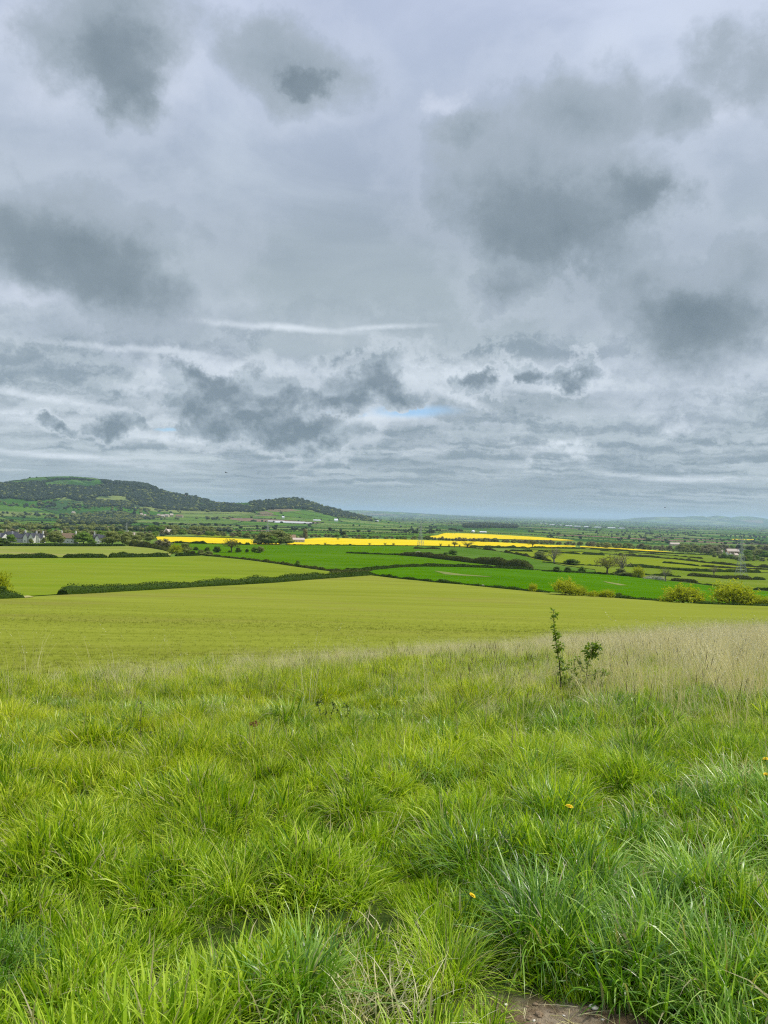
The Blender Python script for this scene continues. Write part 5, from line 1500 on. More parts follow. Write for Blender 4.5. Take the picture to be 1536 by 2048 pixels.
def blades(n, rng, spread, Lr, wr, tilt, bend, K=4, lean=(0, 0), base=None, outward=0.7, upright=0.0):
    """n grass blades; returns verts, quads. Each blade is K+1 pairs of points tapering to a tip"""
    if base is None:
        a = rng.uniform(0, 2 * math.pi, n); r = np.sqrt(rng.uniform(0, 1, n)) * spread
        base = np.stack([r * np.cos(a), r * np.sin(a), np.zeros(n)], 1)
    ang0 = np.arctan2(base[:, 1], base[:, 0])
    head = np.where(rng.uniform(size=n) < outward, ang0 + rng.normal(0, 0.7, n), rng.uniform(0, 2 * math.pi, n))
    L = rng.uniform(*Lr, n); w = rng.uniform(*wr, n)
    t0 = np.abs(rng.normal(0, tilt, n)) * (0.3 + 1.0 * np.linalg.norm(base[:, :2], axis=1) / max(spread, 1e-3)) + upright
    bd = np.abs(rng.normal(bend, bend * 0.55, n))
    h = np.stack([np.cos(head), np.sin(head)], 1)
    tw = rng.normal(0, 0.5, n)
    side = np.stack([-np.sin(head + tw), np.cos(head + tw), rng.normal(0, 0.15, n)], 1)
    P = base.copy(); rows = []
    for k in range(K + 1):
        s = k / K
        ww = w * (1.0 - s ** 1.6) * (0.75 + 0.5 * min(s * 3, 1)) * 0.5 + w * 0.03
        rows.append(P - side * ww[:, None]); rows.append(P + side * ww[:, None])
        if k < K:
            th = t0 + bd * ((k + 0.5) / K) ** 1.4
            d = L / K
            P = P + np.stack([h[:, 0] * np.sin(th) * d + lean[0] * s * d, h[:, 1] * np.sin(th) * d + lean[1] * s * d, np.cos(th) * d], 1)
    V = np.stack(rows, 1).reshape(-1, 3)            # n * 2(K+1)
    m_ = 2 * (K + 1)
    q = []
    b0 = np.arange(n) * m_
    for k in range(K):
        q.append(np.stack([b0 + 2 * k, b0 + 2 * k + 1, b0 + 2 * k + 3, b0 + 2 * k + 2], 1))
    return V, np.concatenate(q), P


def tuft(name, mat, seed, n, **kw):
    rng = np.random.default_rng(seed)
    V, Q_, _ = blades(n, rng, **kw)
    return mesh_np(name, V, Q_, [MAT[mat]], smooth=True)


near_t = [tuft('grass_tuft', 'grass', 100 + i, 72, spread=0.085, Lr=(0.08, 0.20), wr=(0.0038, 0.0085), tilt=0.42, bend=(0.9, 1.3, 0.7, 1.1)[i % 4], lean=(0.18, 0.05)) for i in range(8)]
coarse_t = [tuft('coarse_tuft', 'coarse', 200 + i, 85, spread=0.08, Lr=(0.13, 0.31), wr=(0.0058, 0.0115), tilt=0.46, bend=(1.1, 1.6)[i % 2], K=6, lean=(0.10, -0.05)) for i in range(5)]
fine_t = [tuft('fine_tuft', 'grass', 300 + i, 120, spread=0.12, Lr=(0.12, 0.30), wr=(0.0036, 0.0068), tilt=0.42, bend=0.9, K=3, lean=(0.25, 0.0)) for i in range(6)]
C_near = proto_collection('near_grass', near_t)
C_coarse = proto_collection('coarse_grass', coarse_t)
C_fine = proto_collection('fine_grass', fine_t)

rng = np.random.default_rng(77)


def sector(n, y0, y1, rng, hw=0.60, side=2.6):
    """points spread evenly over the slope in front, n of them in the plain wedge, more of them beside it"""
    dens = n / (hw * (y1 ** 2 - y0 ** 2))
    w = hw * y1 + side
    m_ = int(dens * 2 * w * (y1 - y0))
    y = rng.uniform(y0, y1, m_); x = rng.uniform(-w, w, m_)
    k = np.abs(x) < hw * y + side * np.clip(1.25 - y / 14, 0.25, 1)
    return x[k], y[k]


def bare_mask(x, y):
    d = np.hypot((x - 0.63) / 0.62, (y - 2.2) / 0.60) + 0.25 * fbm(x * 3, y * 3, 2, 61)
    return d < 0.72


def edge_y(x, y):
    """distance at which the rough grass gives way to the crop"""
    u = np.clip(x / np.maximum(y, 1), -0.8, 0.8)
    return np.interp(u, [-0.8, -0.5, -0.285, -0.04, 0.216, 0.5, 0.8], [9.5, 10.8, 12.8, 17.0, 25.0, 33.0, 38.0])


def cells(x, y, s, seed=0):
    """distance to and direction from the nearest tussock centre of a jittered grid"""
    gx = np.floor(x / s); gy = np.floor(y / s)
    best = np.full(x.shape, 9e9); bx = np.zeros_like(x); by = np.zeros_like(x); hs = np.zeros_like(x)
    for i in (-1, 0, 1):
        for j in (-1, 0, 1):
            cx = (gx + i + 0.5 + 0.85 * (_h(gx + i, gy + j, seed) - 0.5)) * s
            cy = (gy + j + 0.5 + 0.85 * (_h(gx + i, gy + j, seed + 7) - 0.5)) * s
            d = np.hypot(x - cx, y - cy); m_ = d < best
            best = np.where(m_, d, best); bx = np.where(m_, x - cx, bx); by = np.where(m_, y - cy, by); hs = np.where(m_, _h(gx + i, gy + j, seed + 13), hs)
    return best / s, bx / np.maximum(best, 1e-5), by / np.maximum(best, 1e-5), hs


def place(name, coll, nproto, x, y, s, label, rng, tiltr=0.12, sz=None, lean=None):
    z = terrain(x, y)
    n = len(x)
    rot = np.stack([rng.normal(0, tiltr, n), rng.normal(0, tiltr, n), rng.uniform(0, 6.283, n)], 1)
    if lean is not None:
        a, ox, oy = lean; c_, s_ = np.cos(-rot[:, 2]), np.sin(-rot[:, 2])
        lx = ox * c_ - oy * s_; ly = ox * s_ + oy * c_
        rot[:, 0] += -a * ly; rot[:, 1] += a * lx
    sc_ = np.stack([s, s, s * (sz if sz is not None else 1.0)], 1)
    scatter(name, np.stack([x, y, z - 0.012], 1), rot, sc_, rng.integers(0, nproto, n), coll, label)


# tussock centres give the clumping: grass grows taller and thicker round them, thin and dark between
def clump(x, y):
    return fbm(x * 1.7 + 3, y * 1.7, 3, 41) + 0.35 * fbm(x * 5.5, y * 5.5, 2, 43)


# near zone
x, y = sector(9600, 0.7, 6.6, rng, 0.64)
c = clump(x, y)
k = (rng.uniform(size=len(x)) < np.clip(0.66 + 1.9 * c, 0.18, 1)) & ~bare_mask(x, y)
x, y, c = x[k], y[k], c[k]
d1 = cells(x, y, 0.36, 5); d2 = cells(x, y, 0.66, 15)
mk = fbm(x * 0.9, y * 0.9, 2, 33) > 0.02
d, ox, oy, hs = [np.where(mk, a_, b_) for a_, b_ in zip(d1, d2)]
hgt = np.clip(1.40 - 1.45 * d, 0.34, 1.35) * (0.75 + 0.5 * hs)
k = rng.uniform(size=len(x)) < np.clip(1.25 - 0.9 * d, 0.35, 1)
x, y, c, d, ox, oy, hgt = [q[k] for q in (x, y, c, d, ox, oy, hgt)]
place('grass_sward', C_near, 8, x, y, np.clip(0.9 + 0.6 * c, 0.6, 1.35) * hgt * rng.uniform(0.8, 1.2, len(x)), 'bright green meadow grass of the near slope', rng, lean=(np.clip(d * 1.5, 0, 0.8), ox, oy))
# middle zone
x, y = sector(17000, 5.2, 17, rng, 0.64)
c = clump(x * 0.8, y * 0.8)
k = (rng.uniform(size=len(x)) < np.clip(0.72 + 1.1 * c, 0.25, 1)) & (y < edge_y(x, y) + 0.5)
x, y, c = x[k], y[k], c[k]
d, ox, oy, hs = cells(x, y, 0.55, 25)
hgt = np.clip(1.25 - 0.95 * d, 0.55, 1.25) * (0.8 + 0.4 * hs)
place('fine_grass_sward', C_fine, 6, x, y, np.clip(0.85 + 0.6 * c, 0.55, 1.35) * hgt * rng.uniform(0.8, 1.15, len(x)), 'yellow-green windswept grass further up the slope', rng, lean=(np.clip(d * 1.0, 0, 0.6), ox, oy))
# the brow towards the crop
x, y = sector(24000, 10, 36, rng, 0.62)
k = (y < edge_y(x, y) + rng.normal(0, 0.6, len(x)))
x, y = x[k], y[k]
place('brow_grass', C_fine, 6, x, y, rng.uniform(0.7, 1.15, len(x)), 'short grass along the brow before the crop', rng)
# coarse clumps, denser to the right
x, y = sector(3400, 1.6, 9.5, rng, 0.66)
c = fbm(x * 1.1 + 9, y * 1.1, 3, 51) + 0.16 * np.clip(x / np.maximum(y, 1), -1, 1)
k = (c > -0.04) & ~bare_mask(x, y)
x, y, c = x[k], y[k], c[k]
place('coarse_grass', C_coarse, 5, x, y, np.clip(0.70 + 0.9 * c, 0.6, 1.15) * np.clip(1.25 - 1.0 * cells(x, y, 0.42, 5)[0], 0.45, 1.2) * rng.uniform(0.75, 1.15, len(x)), 'broad-bladed blue-green grass growing through the sward', rng, 0.18)

# dead thatch lying in the sward
x, y = sector(1500, 1.4, 9.5, rng, 0.64)
k = (fbm(x * 1.2 + 5, y * 1.2, 3, 57) > 0.10) & ~bare_mask(x, y)
x, y = x[k], y[k]
C_thatch = proto_collection('thatch', [tuft('thatch_tuft', 'straw', 700 + i, 34, spread=0.12, Lr=(0.08, 0.24), wr=(0.0022, 0.0045), tilt=0.9, bend=1.2, K=4) for i in range(4)])
place('dead_thatch', C_thatch, 4, x, y, rng.uniform(0.6, 1.2, len(x)), 'dead straw-coloured blades lying in the green sward', rng, 0.25)

# straw: last year's stems standing above the sward, leaning with the wind
def straw_meshes():
    out = []
    for i in range(5):
        rng = np.random.default_rng(400 + i)
        V, Q_, tip = blades(26, rng, 0.16, (0.45, 0.90), (0.0032, 0.0055), 0.16, 0.35, 5, (0.75, 0.05))
        V2, Q2, _ = blades(60, rng, 0.17, (0.12, 0.42), (0.0022, 0.0042), 0.45, 0.9, 4, (0.25, 0))
        # drooping seed plumes
        n = 26; hp = []
        for t in range(n):
            for q in range(4):
                hp.append(tip[t] + np.array([0.018 * q, 0, 0.022 * q]) * (-1) + rng.normal(0, 0.003, 3))
        v3, q3 = leaf_quads(np.array(hp), 0.010, rng, 0.0, 0.4)
        Vx, Qx, mi = cat_mesh([(V, Q_, 0), (V2, Q2, 0), (v3, q3, 1)])
        out.append(mesh_np('straw_tuft', Vx, Qx, [MAT['straw'], MAT['plume']], mi))
    return out


C_straw = proto_collection('straw', straw_meshes())
x, y = sector(9500, 5.0, 33, rng, 0.62)
u = x / y
want = sstep(-0.15, 0.36, u) * (1 - 0.55 * sstep(10.5, 8.0, y)) + 0.09 + 0.55 * sstep(-6.0, -1.5, y - edge_y(x, y)) * sstep(-0.5, -0.1, u) + 0.5 * sstep(12, 18, y) * sstep(-0.40, 0.0, u)
c = fbm(x * 0.5, y * 0.5, 3, 71)
k = (rng.uniform(size=len(x)) < want * np.clip(0.8 + 1.6 * c, 0.1, 1.5)) & (y < edge_y(x, y) + 0.8) & (y > 9.2 - 2.6 * np.clip(u, -0.5, 0.6) + 1.1 * rng.normal(size=len(x)) + 3.0 * fbm(x * 0.6, y * 0.3, 2, 83))
x, y, u = x[k], y[k], u[k]
place('dry_grass', C_straw, 5, x, y, rng.uniform(0.45, 0.95, len(x)) * (0.62 + 0.62 * sstep(0.05, 0.5, u)), 'pale dry straw-coloured stems bent by the wind', rng, 0.10)

wisp = []
for i in range(4):
    rg_ = np.random.default_rng(450 + i)
    V, Q_, tip = blades(7, rg_, 0.10, (0.85, 1.25), (0.0028, 0.0046), 0.12, 0.30, 6, (0.62, 0.05))
    hp = np.concatenate([tip - np.array([0.020 * q, 0, 0.026 * q]) + rg_.normal(0, 0.004, tip.shape) for q in range(6)])
    v3, q3 = leaf_quads(hp, 0.013, rg_, 0.0, 0.4)
    Vx, Qx, mi = cat_mesh([(V, Q_, 0), (v3, q3, 1)])
    wisp.append(mesh_np('wisp', Vx, Qx, [MAT['straw'], MAT['plume']], mi))
C_wisp = proto_collection('wisps', wisp)
x, y = sector(620, 7.5, 15, rng, 0.60)
u = x / y
k = rng.uniform(size=len(x)) < 0.04 + 0.75 * sstep(0.22, 0.5, u)
x, y, u = x[k], y[k], u[k]
place('tall_dry_stems', C_wisp, 4, x, y, rng.uniform(0.6, 0.95, len(x)), 'tall single straw stems bowing over the dry grass', rng, 0.08)

# the pale fringe where the mown crop stops at the rough grass
x, y = sector(16000, 9, 34, rng, 0.60)
u = x / y
e_ = edge_y(x, y) - y
k = (e_ > -0.6) & (e_ < 1.6 + 3.0 * sstep(-0.3, 0.3, u)) & (rng.uniform(size=len(x)) < np.clip(0.25 + 0.75 * sstep(-0.35, 0.1, u) + 0.8 * fbm(x * 0.4, y * 0.3, 3, 77), 0.08, 1))
x, y = x[k], y[k]
place('brow_fringe', C_straw, 5, x, y, rng.uniform(0.30, 0.62, len(x)), 'pale dead grass fringing the brow where the crop begins', rng, 0.12)

# thin dark flower stems with narrow seed heads
def stem_meshes():
    out = []
    for i in range(4):
        rng = np.random.default_rng(500 + i); mb = MB()
        for q in range(3):
            bx, by = rng.normal(0, 0.05, 2); L = rng.uniform(0.45, 0.8); ln = rng.uniform(0.05, 0.22)
            pts = [(bx + ln * (t ** 2) * L, by, t * L) for t in (0, 0.35, 0.7, 1.0)]
            mb.tube(pts, [0.0016, 0.0014, 0.0011, 0.0008], 3)
            a = Vector(pts[2]).lerp(Vector(pts[3]), 0.45); b = Vector(pts[3])
            mb.tube([a, a.lerp(b, 0.3), a.lerp(b, 0.75), b + Vector((0.01, 0, 0.02))], [0.001, 0.0042, 0.0034, 0.0006], 5)
        out.append(mb.mesh('seed_stem', [MAT['seed']]))
    return out


C_stem = proto_collection('seed_stems', stem_meshes())
x, y = sector(1500, 6.5, 18, rng, 0.60)
c = fbm(x * 0.7, y * 0.7, 3, 91)
k = rng.uniform(size=len(x)) < np.clip(0.16 + 1.2 * c + 0.25 * sstep(9, 13, y), 0.02, 0.7)
k &= y < edge_y(x, y) - 0.8
x, y = x[k], y[k]
place('seed_stems', C_stem, 4, x, y, rng.uniform(0.42, 0.8, len(x)) * (0.75 + 0.35 * sstep(-0.2, 0.3, x / y)), 'thin dark flowering stems with narrow seed heads', rng, 0.08)

# young crop seen blade by blade near its edge
crop_t = [tuft('crop_tuft', 'crop_tuft', 600 + i, 16, spread=0.10, Lr=(0.06, 0.15), wr=(0.006, 0.012), tilt=0.5, bend=0.8, K=2) for i in range(4)]
C_crop = proto_collection('young_crop', crop_t)
y = np.exp(rng.uniform(math.log(9.5), math.log(120), 52000)); x = rng.uniform(-0.6, 0.6, len(y)) * y
y = y + (np.round(y / 0.5) * 0.5 - y) * 0.5
k = y > edge_y(x, y) - 0.4
x, y = x[k], y[k]
place('young_crop', C_crop, 4, x, y, rng.uniform(0.5, 1.1, len(x)) * np.clip(y / 40, 0.8, 1.6), 'short yellow-green leaves of the young crop', rng, 0.2)

# ------------------------------------------------------------------ tussocks one can point at
def tussock(px, py, size, n, mat, label, wr, seed, bend=1.5, L=(0.22, 0.42)):
    rng = np.random.default_rng(seed)
    p = at1(px, py)
    V, Q_, _ = blades(n, rng, 0.13 * size, (L[0] * size, L[1] * size), wr, 0.60, bend, 7, (0.05, -0.05), outward=0.88)
    V2, Q2, _ = blades(n // 5, rng, 0.14 * size, (0.10 * size, 0.22 * size), wr, 0.9, 1.8, 4, (0, 0))
    root = empty('grass_tussock', (p.x, p.y, p.z - 0.02)); tag(root, label, 'grass tussock', 'leafy grass tussocks in the foreground')
    link('leaves', mesh_np('tussock_leaves', V, Q_, [MAT[mat]], smooth=True), root)
    link('dead_leaves', mesh_np('tussock_dead_leaves', V2, Q2, [MAT['straw']], smooth=True), root)
    return root


TUSS = [
    (1085, 1905, 1.0, 620, 'coarse', 'biggest broad-bladed tussock hanging over the bare soil', (0.004, 0.0085)),
    (895, 1975, 0.80, 480, 'grass', 'fine-leaved round tussock left of the bare soil', (0.0022, 0.0045)),
    (1305, 1930, 1.0, 560, 'coarse', 'upright leafy tussock right of the bare soil', (0.003, 0.007)),
    (975, 2070, 0.40, 260, 'grass', 'small tuft at the bottom edge beside the bare soil', (0.002, 0.004)),
    (1470, 2010, 0.95, 480, 'coarse', 'dark leafy tussock in the lower right corner', (0.004, 0.008)),
    (600, 2010, 0.85, 440, 'coarse', 'blue-green tussock left of centre at the bottom', (0.005, 0.009)),
    (965, 1770, 1.0, 460, 'coarse', 'tussock with the deep dark hollow behind the lower dandelion', (0.0035, 0.007)),
    (1180, 1820, 0.95, 420, 'coarse', 'silvery tussock just above the biggest one', (0.0045, 0.008)),
    (1400, 1800, 1.0, 440, 'coarse', 'tall tussock between the right edge and the silvery one', (0.004, 0.008)),
    (1110, 1660, 1.0, 420, 'coarse', 'tussock right behind the upper dandelion', (0.0035, 0.006)),
    (470, 1800, 0.85, 380, 'grass', 'dark green tussock in the left half of the foreground', (0.003, 0.005)),
    (700, 1640, 0.9, 360, 'grass', 'dark green tussock standing alone in the middle of the slope', (0.003, 0.005)),
    (1480, 1600, 1.0, 380, 'coarse', 'tussock at the right edge under the small dandelions', (0.0035, 0.006)),
    (1060, 1560, 1.0, 340, 'grass', 'tall tussock below the leafy sapling', (0.003, 0.0055)),
]
for i, t in enumerate(TUSS): tussock(t[0], t[1], t[2], t[3], t[4], t[5], t[6], 900 + i)

# ------------------------------------------------------------------ dandelions
MAT['petal'] = plain('dandelion_petal', (0.85, 0.60, 0.015), 0.6, 0.2, 0.12, 60)
MAT['green_stem'] = plain('green_stem', (0.10, 0.17, 0.03), 0.6, 0.3, 0.15, 30)


def dandelion(px, py, h, label, r=0.018, open_=1.0, tilt=0.2):
    p = at1(px, py, h)
    e = Euler((tilt, 0.05, px)); hd = Vector((p.x, p.y, p.z + h))
    root = empty('dandelion', hd - e.to_matrix() @ Vector((0, 0, h))); root.rotation_euler = e; tag(root, label, 'flower', 'dandelions in the grass')
    s = MB(); s.tube([(0, 0, -0.01), (0.004, 0, h * 0.5), (0, 0, h - 0.006)], [0.0022, 0.002, 0.0018], 6)
    s.tube([(0, 0, h - 0.014), (0, 0, h - 0.008), (0, 0, h)], [0.003, 0.0055, 0.006], 8)
    s.obj('stem', [MAT['green_stem']], root, True)
    rg = random.Random(px)
    f = MB()
    for ring, (n, L, el) in enumerate([(24, 1.0, 0.10), (22, 0.92, 0.35), (18, 0.75, 0.65), (12, 0.5, 1.0)]):
        for k in range(n):
            a = 2 * math.pi * (k + rg.random() * .6) / n; ll = r * L * rg.uniform(.85, 1.08) * open_; e = el + (1 - open_) * 0.9
            c, s_ = math.cos(a), math.sin(a); w = 0.0016
            o = Vector((0, 0, h)); m1 = o + Vector((c * math.cos(e), s_ * math.cos(e), math.sin(e))) * ll * .55 + Vector((0, 0, .001)); t_ = o + Vector((c * math.cos(e), s_ * math.cos(e), math.sin(e) - .12)) * ll
            sd = Vector((-s_, c, 0)) * w
            f.add([o - sd * .4, o + sd * .4, m1 + sd, m1 - sd, t_ + sd * .8, t_ - sd * .8], [(0, 1, 2, 3), (3, 2, 4, 5)])
    f.obj('flower_head', [MAT['petal']], root)


dandelion(1139, 1613, 0.26, 'yellow dandelion in flower in the middle of the right-hand grass', 0.021)
dandelion(944, 1792, 0.22, 'lower dandelion, rumpled and half closed, beside the dark hollow', 0.019, 0.75, 0.5)
dandelion(1531, 1518, 0.2, 'upper of two dandelions cut by the right edge', 0.02)
dandelion(1532, 1549, 0.2, 'lower, paler dandelion cut by the right edge', 0.02, 0.85)

# ------------------------------------------------------------------ sapling, brambles and weeds
MAT['sap_leaf'] = leaf_mat('hawthorn_leaves', (0.11, 0.20, 0.015), (0.26, 0.38, 0.035), (0.50, 0.58, 0.20), 0.5, 0.4, 0.5, pos_noise=6)
MAT['weed_leaf'] = leaf_mat('weed_leaves', (0.05, 0.08, 0.015), (0.11, 0.16, 0.03), (0.22, 0.26, 0.08), 0.3, 0.5, 0.4, pos_noise=6)
MAT['twig'] = plain('dark_twig', (0.055, 0.05, 0.025), 0.8, 0.2, 0.3, 20)
MAT['dockred'] = plain('rusty_seed_head', (0.19, 0.085, 0.04), 0.9, 0.1, 0.3, 40)


def leaf_shape(mb, p, d, up, L, w, mi=0):
    """one cupped lobed leaf of 8 faces"""
    d = d.normalized(); sd = d.cross(up)
    sd = sd.normalized() if sd.length > 1e-4 else Vector((1, 0, 0)); n = sd.cross(d)
    sec = [(0.0, 0.08), (0.22, 0.75), (0.5, 1.0), (0.78, 0.7), (1.0, 0.06)]
    vs = []
    for t, k in sec:
        c = p + d * (t * L) - n * (0.18 * L * t * t)
        e = n * (0.22 * w * k)
        vs += [c - sd * w * 0.5 * k + e, c, c + sd * w * 0.5 * k + e]
    fs = []
    for i in range(4):
        fs += [(3 * i, 3 * i + 1, 3 * i + 4, 3 * i + 3), (3 * i + 1, 3 * i + 2, 3 * i + 5, 3 * i + 4)]
    mb.add(vs, fs, mi)


def leafy(name, root_px, stems, leaf, seed, label, cat, leafmat='sap_leaf', jit=0.02, dens=70, name_stem='stem', lift=0.0):
    """stems: list of px polylines drawn as they stand, at the distance of the root; the plant gets its own depth"""
    rg = random.Random(seed)
    p0 = at1(*root_px)
    Y = p0.y
    root = empty(name, p0); tag(root, label, cat)

    def w2(px, py, dy=0.0):
        d = ray(px, py); t = (Y + dy) / d.y
        return Vector((0, 0, CZ)) + d * t - p0
    lv = MB()
    for (pts, r0, lf) in stems:
        dys = 0.0; pp = []
        for i, (a, b) in enumerate(pts):
            dys += rg.uniform(-0.06, 0.06) if i else 0
            q = w2(a, b, dys)
            if i == 0: q.z = min(q.z, -0.01) if abs(q.z) < 0.25 else q.z
            pp.append(q)
        # smooth
        cv = []
        for i in range(len(pp) - 1):
            for k in range(3): cv.append(pp[i].lerp(pp[i + 1], k / 3) + Vector((rg.uniform(-1, 1), rg.uniform(-1, 1), 0)) * 0.004)
        cv.append(pp[-1])
        sm = MB(); sm.tube(cv, [r0 * (1 - 0.75 * i / (len(cv) - 1)) for i in range(len(cv))], 5)
        sm.obj(name_stem, [MAT['twig']], root, True)
        tot = sum((cv[i + 1] - cv[i]).length for i in range(len(cv) - 1))
        for _ in range(int(dens * tot * lf)):
            t = rg.uniform(0.12, 1.0) * (len(cv) - 1.001); i = int(t)
            b = cv[i].lerp(cv[i + 1], t - i)
            d = Vector((rg.gauss(0, 1), rg.gauss(0, 1), rg.gauss(0.25, 0.7)))
            leaf_shape(lv, b + d.normalized() * rg.uniform(0, jit), d, Vector((rg.gauss(0, .5), rg.gauss(0, .5), 1)), leaf * rg.uniform(0.6, 1.2), leaf * rg.uniform(0.5, 0.9))
    if lv.n:
        tag(lv.obj('leaves', [MAT[leafmat]], root), kind='stuff')
    return root


leafy('hawthorn_sapling', (1123, 1392), [
    ([(1123, 1392), (1121, 1350), (1118, 1320), (1112, 1285), (1108, 1250), (1107, 1219)], 0.010, 1.5),
    ([(1116, 1310), (1123, 1296), (1122, 1285)], 0.004, 2.0),
    ([(1111, 1270), (1122, 1272)], 0.003, 2.5), ([(1109, 1240), (1113, 1228)], 0.003, 2.0), ([(1120, 1345), (1135, 1330), (1142, 1322)], 0.004, 1.3),
    ([(1121, 1365), (1130, 1345)], 0.003, 1.6), ([(1122, 1385), (1138, 1368), (1148, 1352)], 0.003, 2.0), ([(1122, 1388), (1140, 1384), (1152, 1372)], 0.003, 2.0), ([(1118, 1325), (1128, 1322)], 0.003, 2)], 0.046, 1, 'tall thin leafy sapling standing up above the dry grass', 'sapling', jit=0.022, dens=85)
leafy('hawthorn_bush', (1172, 1395), [
    ([(1172, 1395), (1172, 1360), (1176, 1325), (1184, 1305), (1187, 1288)], 0.007, 1.6),
    ([(1178, 1318), (1194, 1300), (1200, 1294)], 0.005, 3.0), ([(1178, 1318), (1172, 1304), (1178, 1291)], 0.005, 2.6), ([(1180, 1312), (1198, 1312)], 0.004, 3.0), ([(1184, 1303), (1193, 1285)], 0.004, 3.0),
    ([(1170, 1345), (1155, 1325), (1154, 1306)], 0.004, 0.9), ([(1172, 1362), (1150, 1344), (1130, 1335)], 0.004, 1.1),
    ([(1172, 1362), (1195, 1342), (1222, 1350)], 0.004, 1.0), ([(1172, 1352), (1200, 1345), (1218, 1352)], 0.004, 1.4), ([(1172, 1385), (1150, 1378), (1146, 1370)], 0.003, 1.6), ([(1172, 1380), (1195, 1368), (1204, 1372)], 0.003, 1.3)], 0.044, 2, 'bushy hawthorn shoot with a round leafy head, right of the thin sapling', 'bush', jit=0.035, dens=85)
for i, (rp, sts, lab) in enumerate([
    ((1158, 1440), [([(1158, 1440), (1160, 1420), (1172, 1408)], .004, 2), ([(1158, 1440), (1175, 1418), (1190, 1412)], .004, 2)], 'low leafy bramble below the sapling'),
    ((1146, 1402), [([(1146, 1402), (1140, 1384), (1148, 1366)], .004, 2.5), ([(1146, 1402), (1158, 1386), (1160, 1372)], .004, 2.2)], 'leafy bramble filling the gap between the sapling and the bushy shoot'),
    ((1205, 1408), [([(1205, 1408), (1200, 1390), (1208, 1376)], .004, 2.2), ([(1205, 1408), (1218, 1392), (1226, 1386)], .004, 1.8)], 'leafy bramble at the right foot of the bushy shoot'),
    ((1240, 1445), [([(1240, 1445), (1238, 1425), (1245, 1408)], .004, 3), ([(1240, 1445), (1255, 1425), (1268, 1422)], .004, 2.4), ([(1240, 1445), (1225, 1430), (1222, 1420)], .004, 2)], 'dark leafy bramble in the dry grass right of the sapling'),
    ((1424, 1485), [([(1424, 1485), (1420, 1462), (1412, 1452)], .004, 2.5), ([(1424, 1485), (1432, 1460), (1436, 1450)], .004, 2.5)], 'dark bramble patch before the right edge'),
    ((195, 1470), [([(158, 1485), (160, 1452), (170, 1440), (185, 1437), (196, 1462)], .004, 0.8), ([(195, 1470), (192, 1442), (180, 1434), (160, 1432)], .004, 1.4)], 'arching bramble with a bare hooped stem at the left'),
    ((248, 1490), [([(248, 1490), (246, 1462), (243, 1448)], .003, 1.5), ([(246, 1465), (232, 1455), (225, 1460)], .003, 1.6), ([(244, 1455), (258, 1452), (264, 1460)], .003, 1.2)], 'umbrella-headed weed right of the arching bramble'),
    ((285, 1500), [([(285, 1500), (282, 1470), (270, 1458)], .003, 1.6), ([(285, 1480), (300, 1468), (312, 1480)], .003, 1.4), ([(282, 1470), (281, 1440), (283, 1398)], .003, 0.35)], 'straggly weed with one tall dry stem at the left'),
    ((478, 1528), [([(478, 1528), (478, 1505), (482, 1485)], .004, 2.6), ([(478, 1525), (462, 1515), (458, 1505)], .004, 2.4), ([(478, 1520), (490, 1508), (497, 1512)], .004, 2)], 'dark leafy weed left of the rusty flower head'),
    ((655, 1470), [([(655, 1470), (652, 1432), (650, 1410)], .003, 1.2), ([(652, 1428), (636, 1410), (640, 1402)], .003, 1.8), ([(652, 1428), (668, 1412), (663, 1406)], .003, 2)], 'hogweed head raised on a thin stem in the middle'),
    ((690, 1468), [([(690, 1468), (684, 1438), (676, 1420), (668, 1412)], .004, 0.7), ([(690, 1455), (696, 1428), (692, 1408)], .003, 1.5)], 'bent dark stem leaning on the hogweed head'),
    ((645, 1515), [([(645, 1515), (635, 1498), (625, 1500)], .003, 3), ([(645, 1515), (655, 1498), (652, 1492)], .003, 3), ([(637, 1500), (636, 1460)], .003, 0.3)], 'low dark weed pair under the hogweed'),
    ((595, 1440), [([(595, 1440), (590, 1420), (575, 1412)], .003, 1.5), ([(595, 1440), (605, 1418), (612, 1405)], .003, 1.6)], 'brownish weed clump left of the hogweed'),
    ((1004, 1620), [([(1004, 1620), (996, 1600), (986, 1596)], .003, 1.2)], 'small weed below the sapling in the green grass'),
]):
    leafy('weed' if 'weed' in lab else 'bramble', rp, sts, 0.026, 20 + i, lab, 'weed' if 'weed' in lab else 'bramble', 'weed_leaf' if i > 5 else 'sap_leaf', 0.02, 60)
# rusty flower head
p = at1(508, 1500, 0.0); root = empty('dock_plant', p); tag(root, 'rusty red seed head on a short stem among the weeds', 'flower')
s = MB(); s.tube([(0, 0, 0), (0.005, 0, 0.1), (0, 0, 0.2)], [0.003, 0.0025, 0.002], 5); s.obj('stem', [MAT['green_stem']], root)
rgn = np.random.default_rng(3); v, q = leaf_quads(np.array([0, 0, 0.215]) + rgn.normal(0, 1, (120, 3)) * np.array([0.020, 0.018, 0.009]), 0.009, rgn)
link('seed_head', mesh_np('seed_head', v, q, [MAT['dockred']]), root)

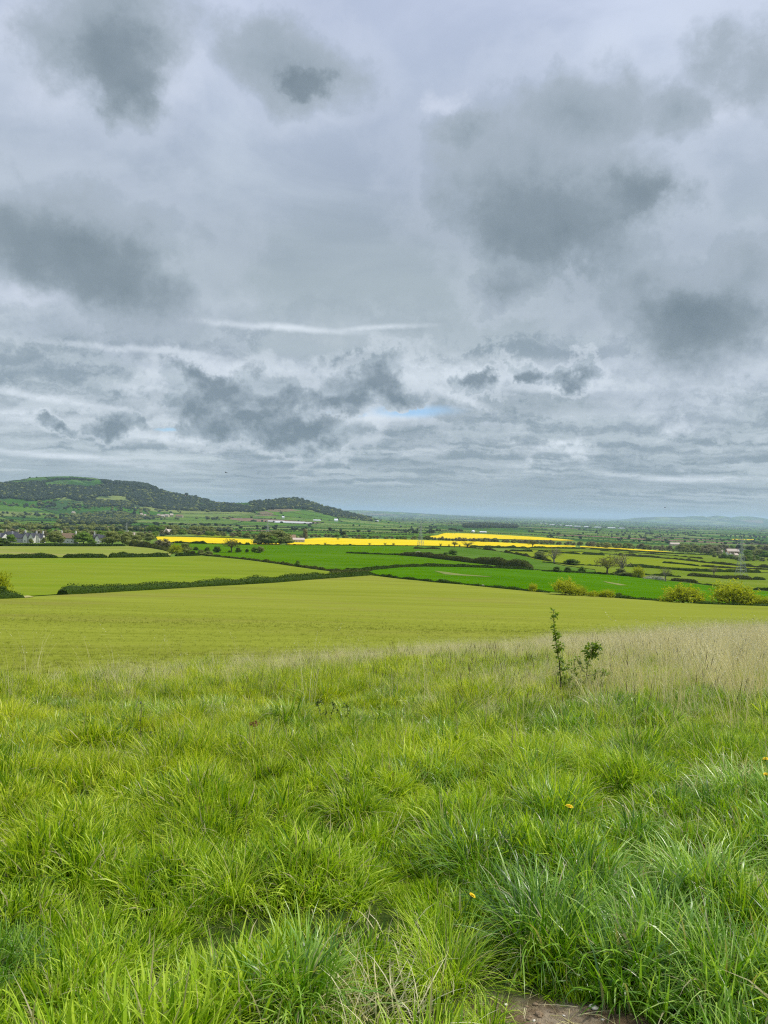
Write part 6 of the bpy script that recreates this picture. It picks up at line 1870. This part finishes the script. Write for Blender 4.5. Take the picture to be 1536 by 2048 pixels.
# ------------------------------------------------------------------ bare soil: stones and dead twigs
MAT['stone'] = plain('limestone_chip', (0.62, 0.57, 0.47), 0.85, 0.2, 0.15, 40)
for i, (px, py, s_, lab) in enumerate([(1188, 2017, 0.018, 'flat white stone on the bare soil'), (1012, 2010, 0.008, 'tiny pale stone at the left end of the bare soil'), (1128, 2032, 0.006, 'small stone below the biggest tussock'), (1205, 2040, 0.007, 'small stone below the flat white one'), (1068, 2042, 0.006, 'grey grit stone at the bottom edge')]):
    p = at1(px, py); rgn = np.random.default_rng(i)
    v, q = blob_mesh((0, 0, 0), (s_, s_ * 0.7, s_ * 0.35), rgn, 0.22, 10, 7)
    o = link('stone', mesh_np('stone', v, q, [MAT['stone']]))
    o.location = p + Vector((0, 0, s_ * 0.2)); o.rotation_euler = (0.1, 0.15, i)
    tag(o, lab, 'stone')
rgn = np.random.default_rng(8)
for i, (a, b, c_, d_) in enumerate([(1020, 2018, 1052, 2030), (1230, 1985, 1216, 2045), (1170, 2025, 1232, 2046), (1255, 1978, 1300, 2025), (1100, 2028, 1145, 2046)]):
    A = at1(a, b, 0.004); B = at1(c_, d_, 0.004); md = (A + B) / 2 + Vector((0, 0, 0.012))
    t = MB(); t.tube([A, md, B], [0.0016, 0.0014, 0.0008], 5); o = t.obj('twig', [MAT['straw']])
    tag(o, ['short pale twig at the left of the bare soil', 'upright dead stem crossing the bare soil', 'dry twig lying under the white stone', 'dry stem at the right rim of the bare soil', 'dead stem below the biggest tussock'][i], 'twig')
# litter of dead blades over the soil
rng = np.random.default_rng(12)
n = 420
bx = rng.uniform(0.15, 1.75, n); by = rng.uniform(1.9, 2.75, n)
kk = bare_mask(bx, by) | (rng.uniform(size=n) < 0.25)
bx, by = bx[kk], by[kk]
V, Q_, _ = blades(len(bx), rng, 1.0, (0.04, 0.16), (0.0012, 0.003), 0.1, 0.3, 4, base=np.stack([bx, by, terrain(bx, by) + 0.004], 1), upright=1.35, outward=0)
V[:, 2] = np.maximum(V[:, 2], terrain(V[:, 0], V[:, 1]) + 0.002)
tag(link('dead_grass_litter', mesh_np('dead_grass_litter', V, Q_, [MAT['straw']])), 'dead grass blades littering the bare soil', kind='stuff')
# crumbs of soil
parts = []
bx = rng.uniform(0.1, 1.3, 700); by = rng.uniform(1.8, 2.75, 700); kk = bare_mask(bx, by); bx, by = bx[kk], by[kk]
for a_, b_ in zip(bx, by):
    r_ = float(rng.gamma(2.0, 0.0016)) + 0.0015
    v, q = blob_mesh((a_, b_, float(terrain(a_, b_)) + r_ * 0.3), (r_ * 1.2, r_, r_ * 0.7), rng, 0.25, 5, 4); parts.append((v, q, 0))
V, Q_, mi = cat_mesh(parts)
MAT['crumb'] = plain('soil_crumb', (0.24, 0.175, 0.11), 0.97, 0.05, 0.45, 25)
tag(link('soil_crumbs', mesh_np('soil_crumbs', V, Q_, [MAT['crumb']], mi)), 'crumbs of dry tan soil', kind='stuff')

# ------------------------------------------------------------------ the air
HAZE = 5.0e-5
mt, M_ = new_mat('haze_air')
pv = M_.node('ShaderNodeVolumePrincipled')
pv.inputs['Color'].default_value = (0.56, 0.73, 0.94, 1)
pv.inputs['Density'].default_value = HAZE
pv.inputs['Anisotropy'].default_value = 0.2
o_ = M_.node('ShaderNodeOutputMaterial'); M_.l.new(pv.outputs[0], o_.inputs[1])
hb = MB(); hb.box((0, 0, (-60 + 310) / 2), (118000, 118000, 370))
hz = hb.obj('haze', [mt]); tag(hz, 'thin bluish haze over the vale', kind='stuff')
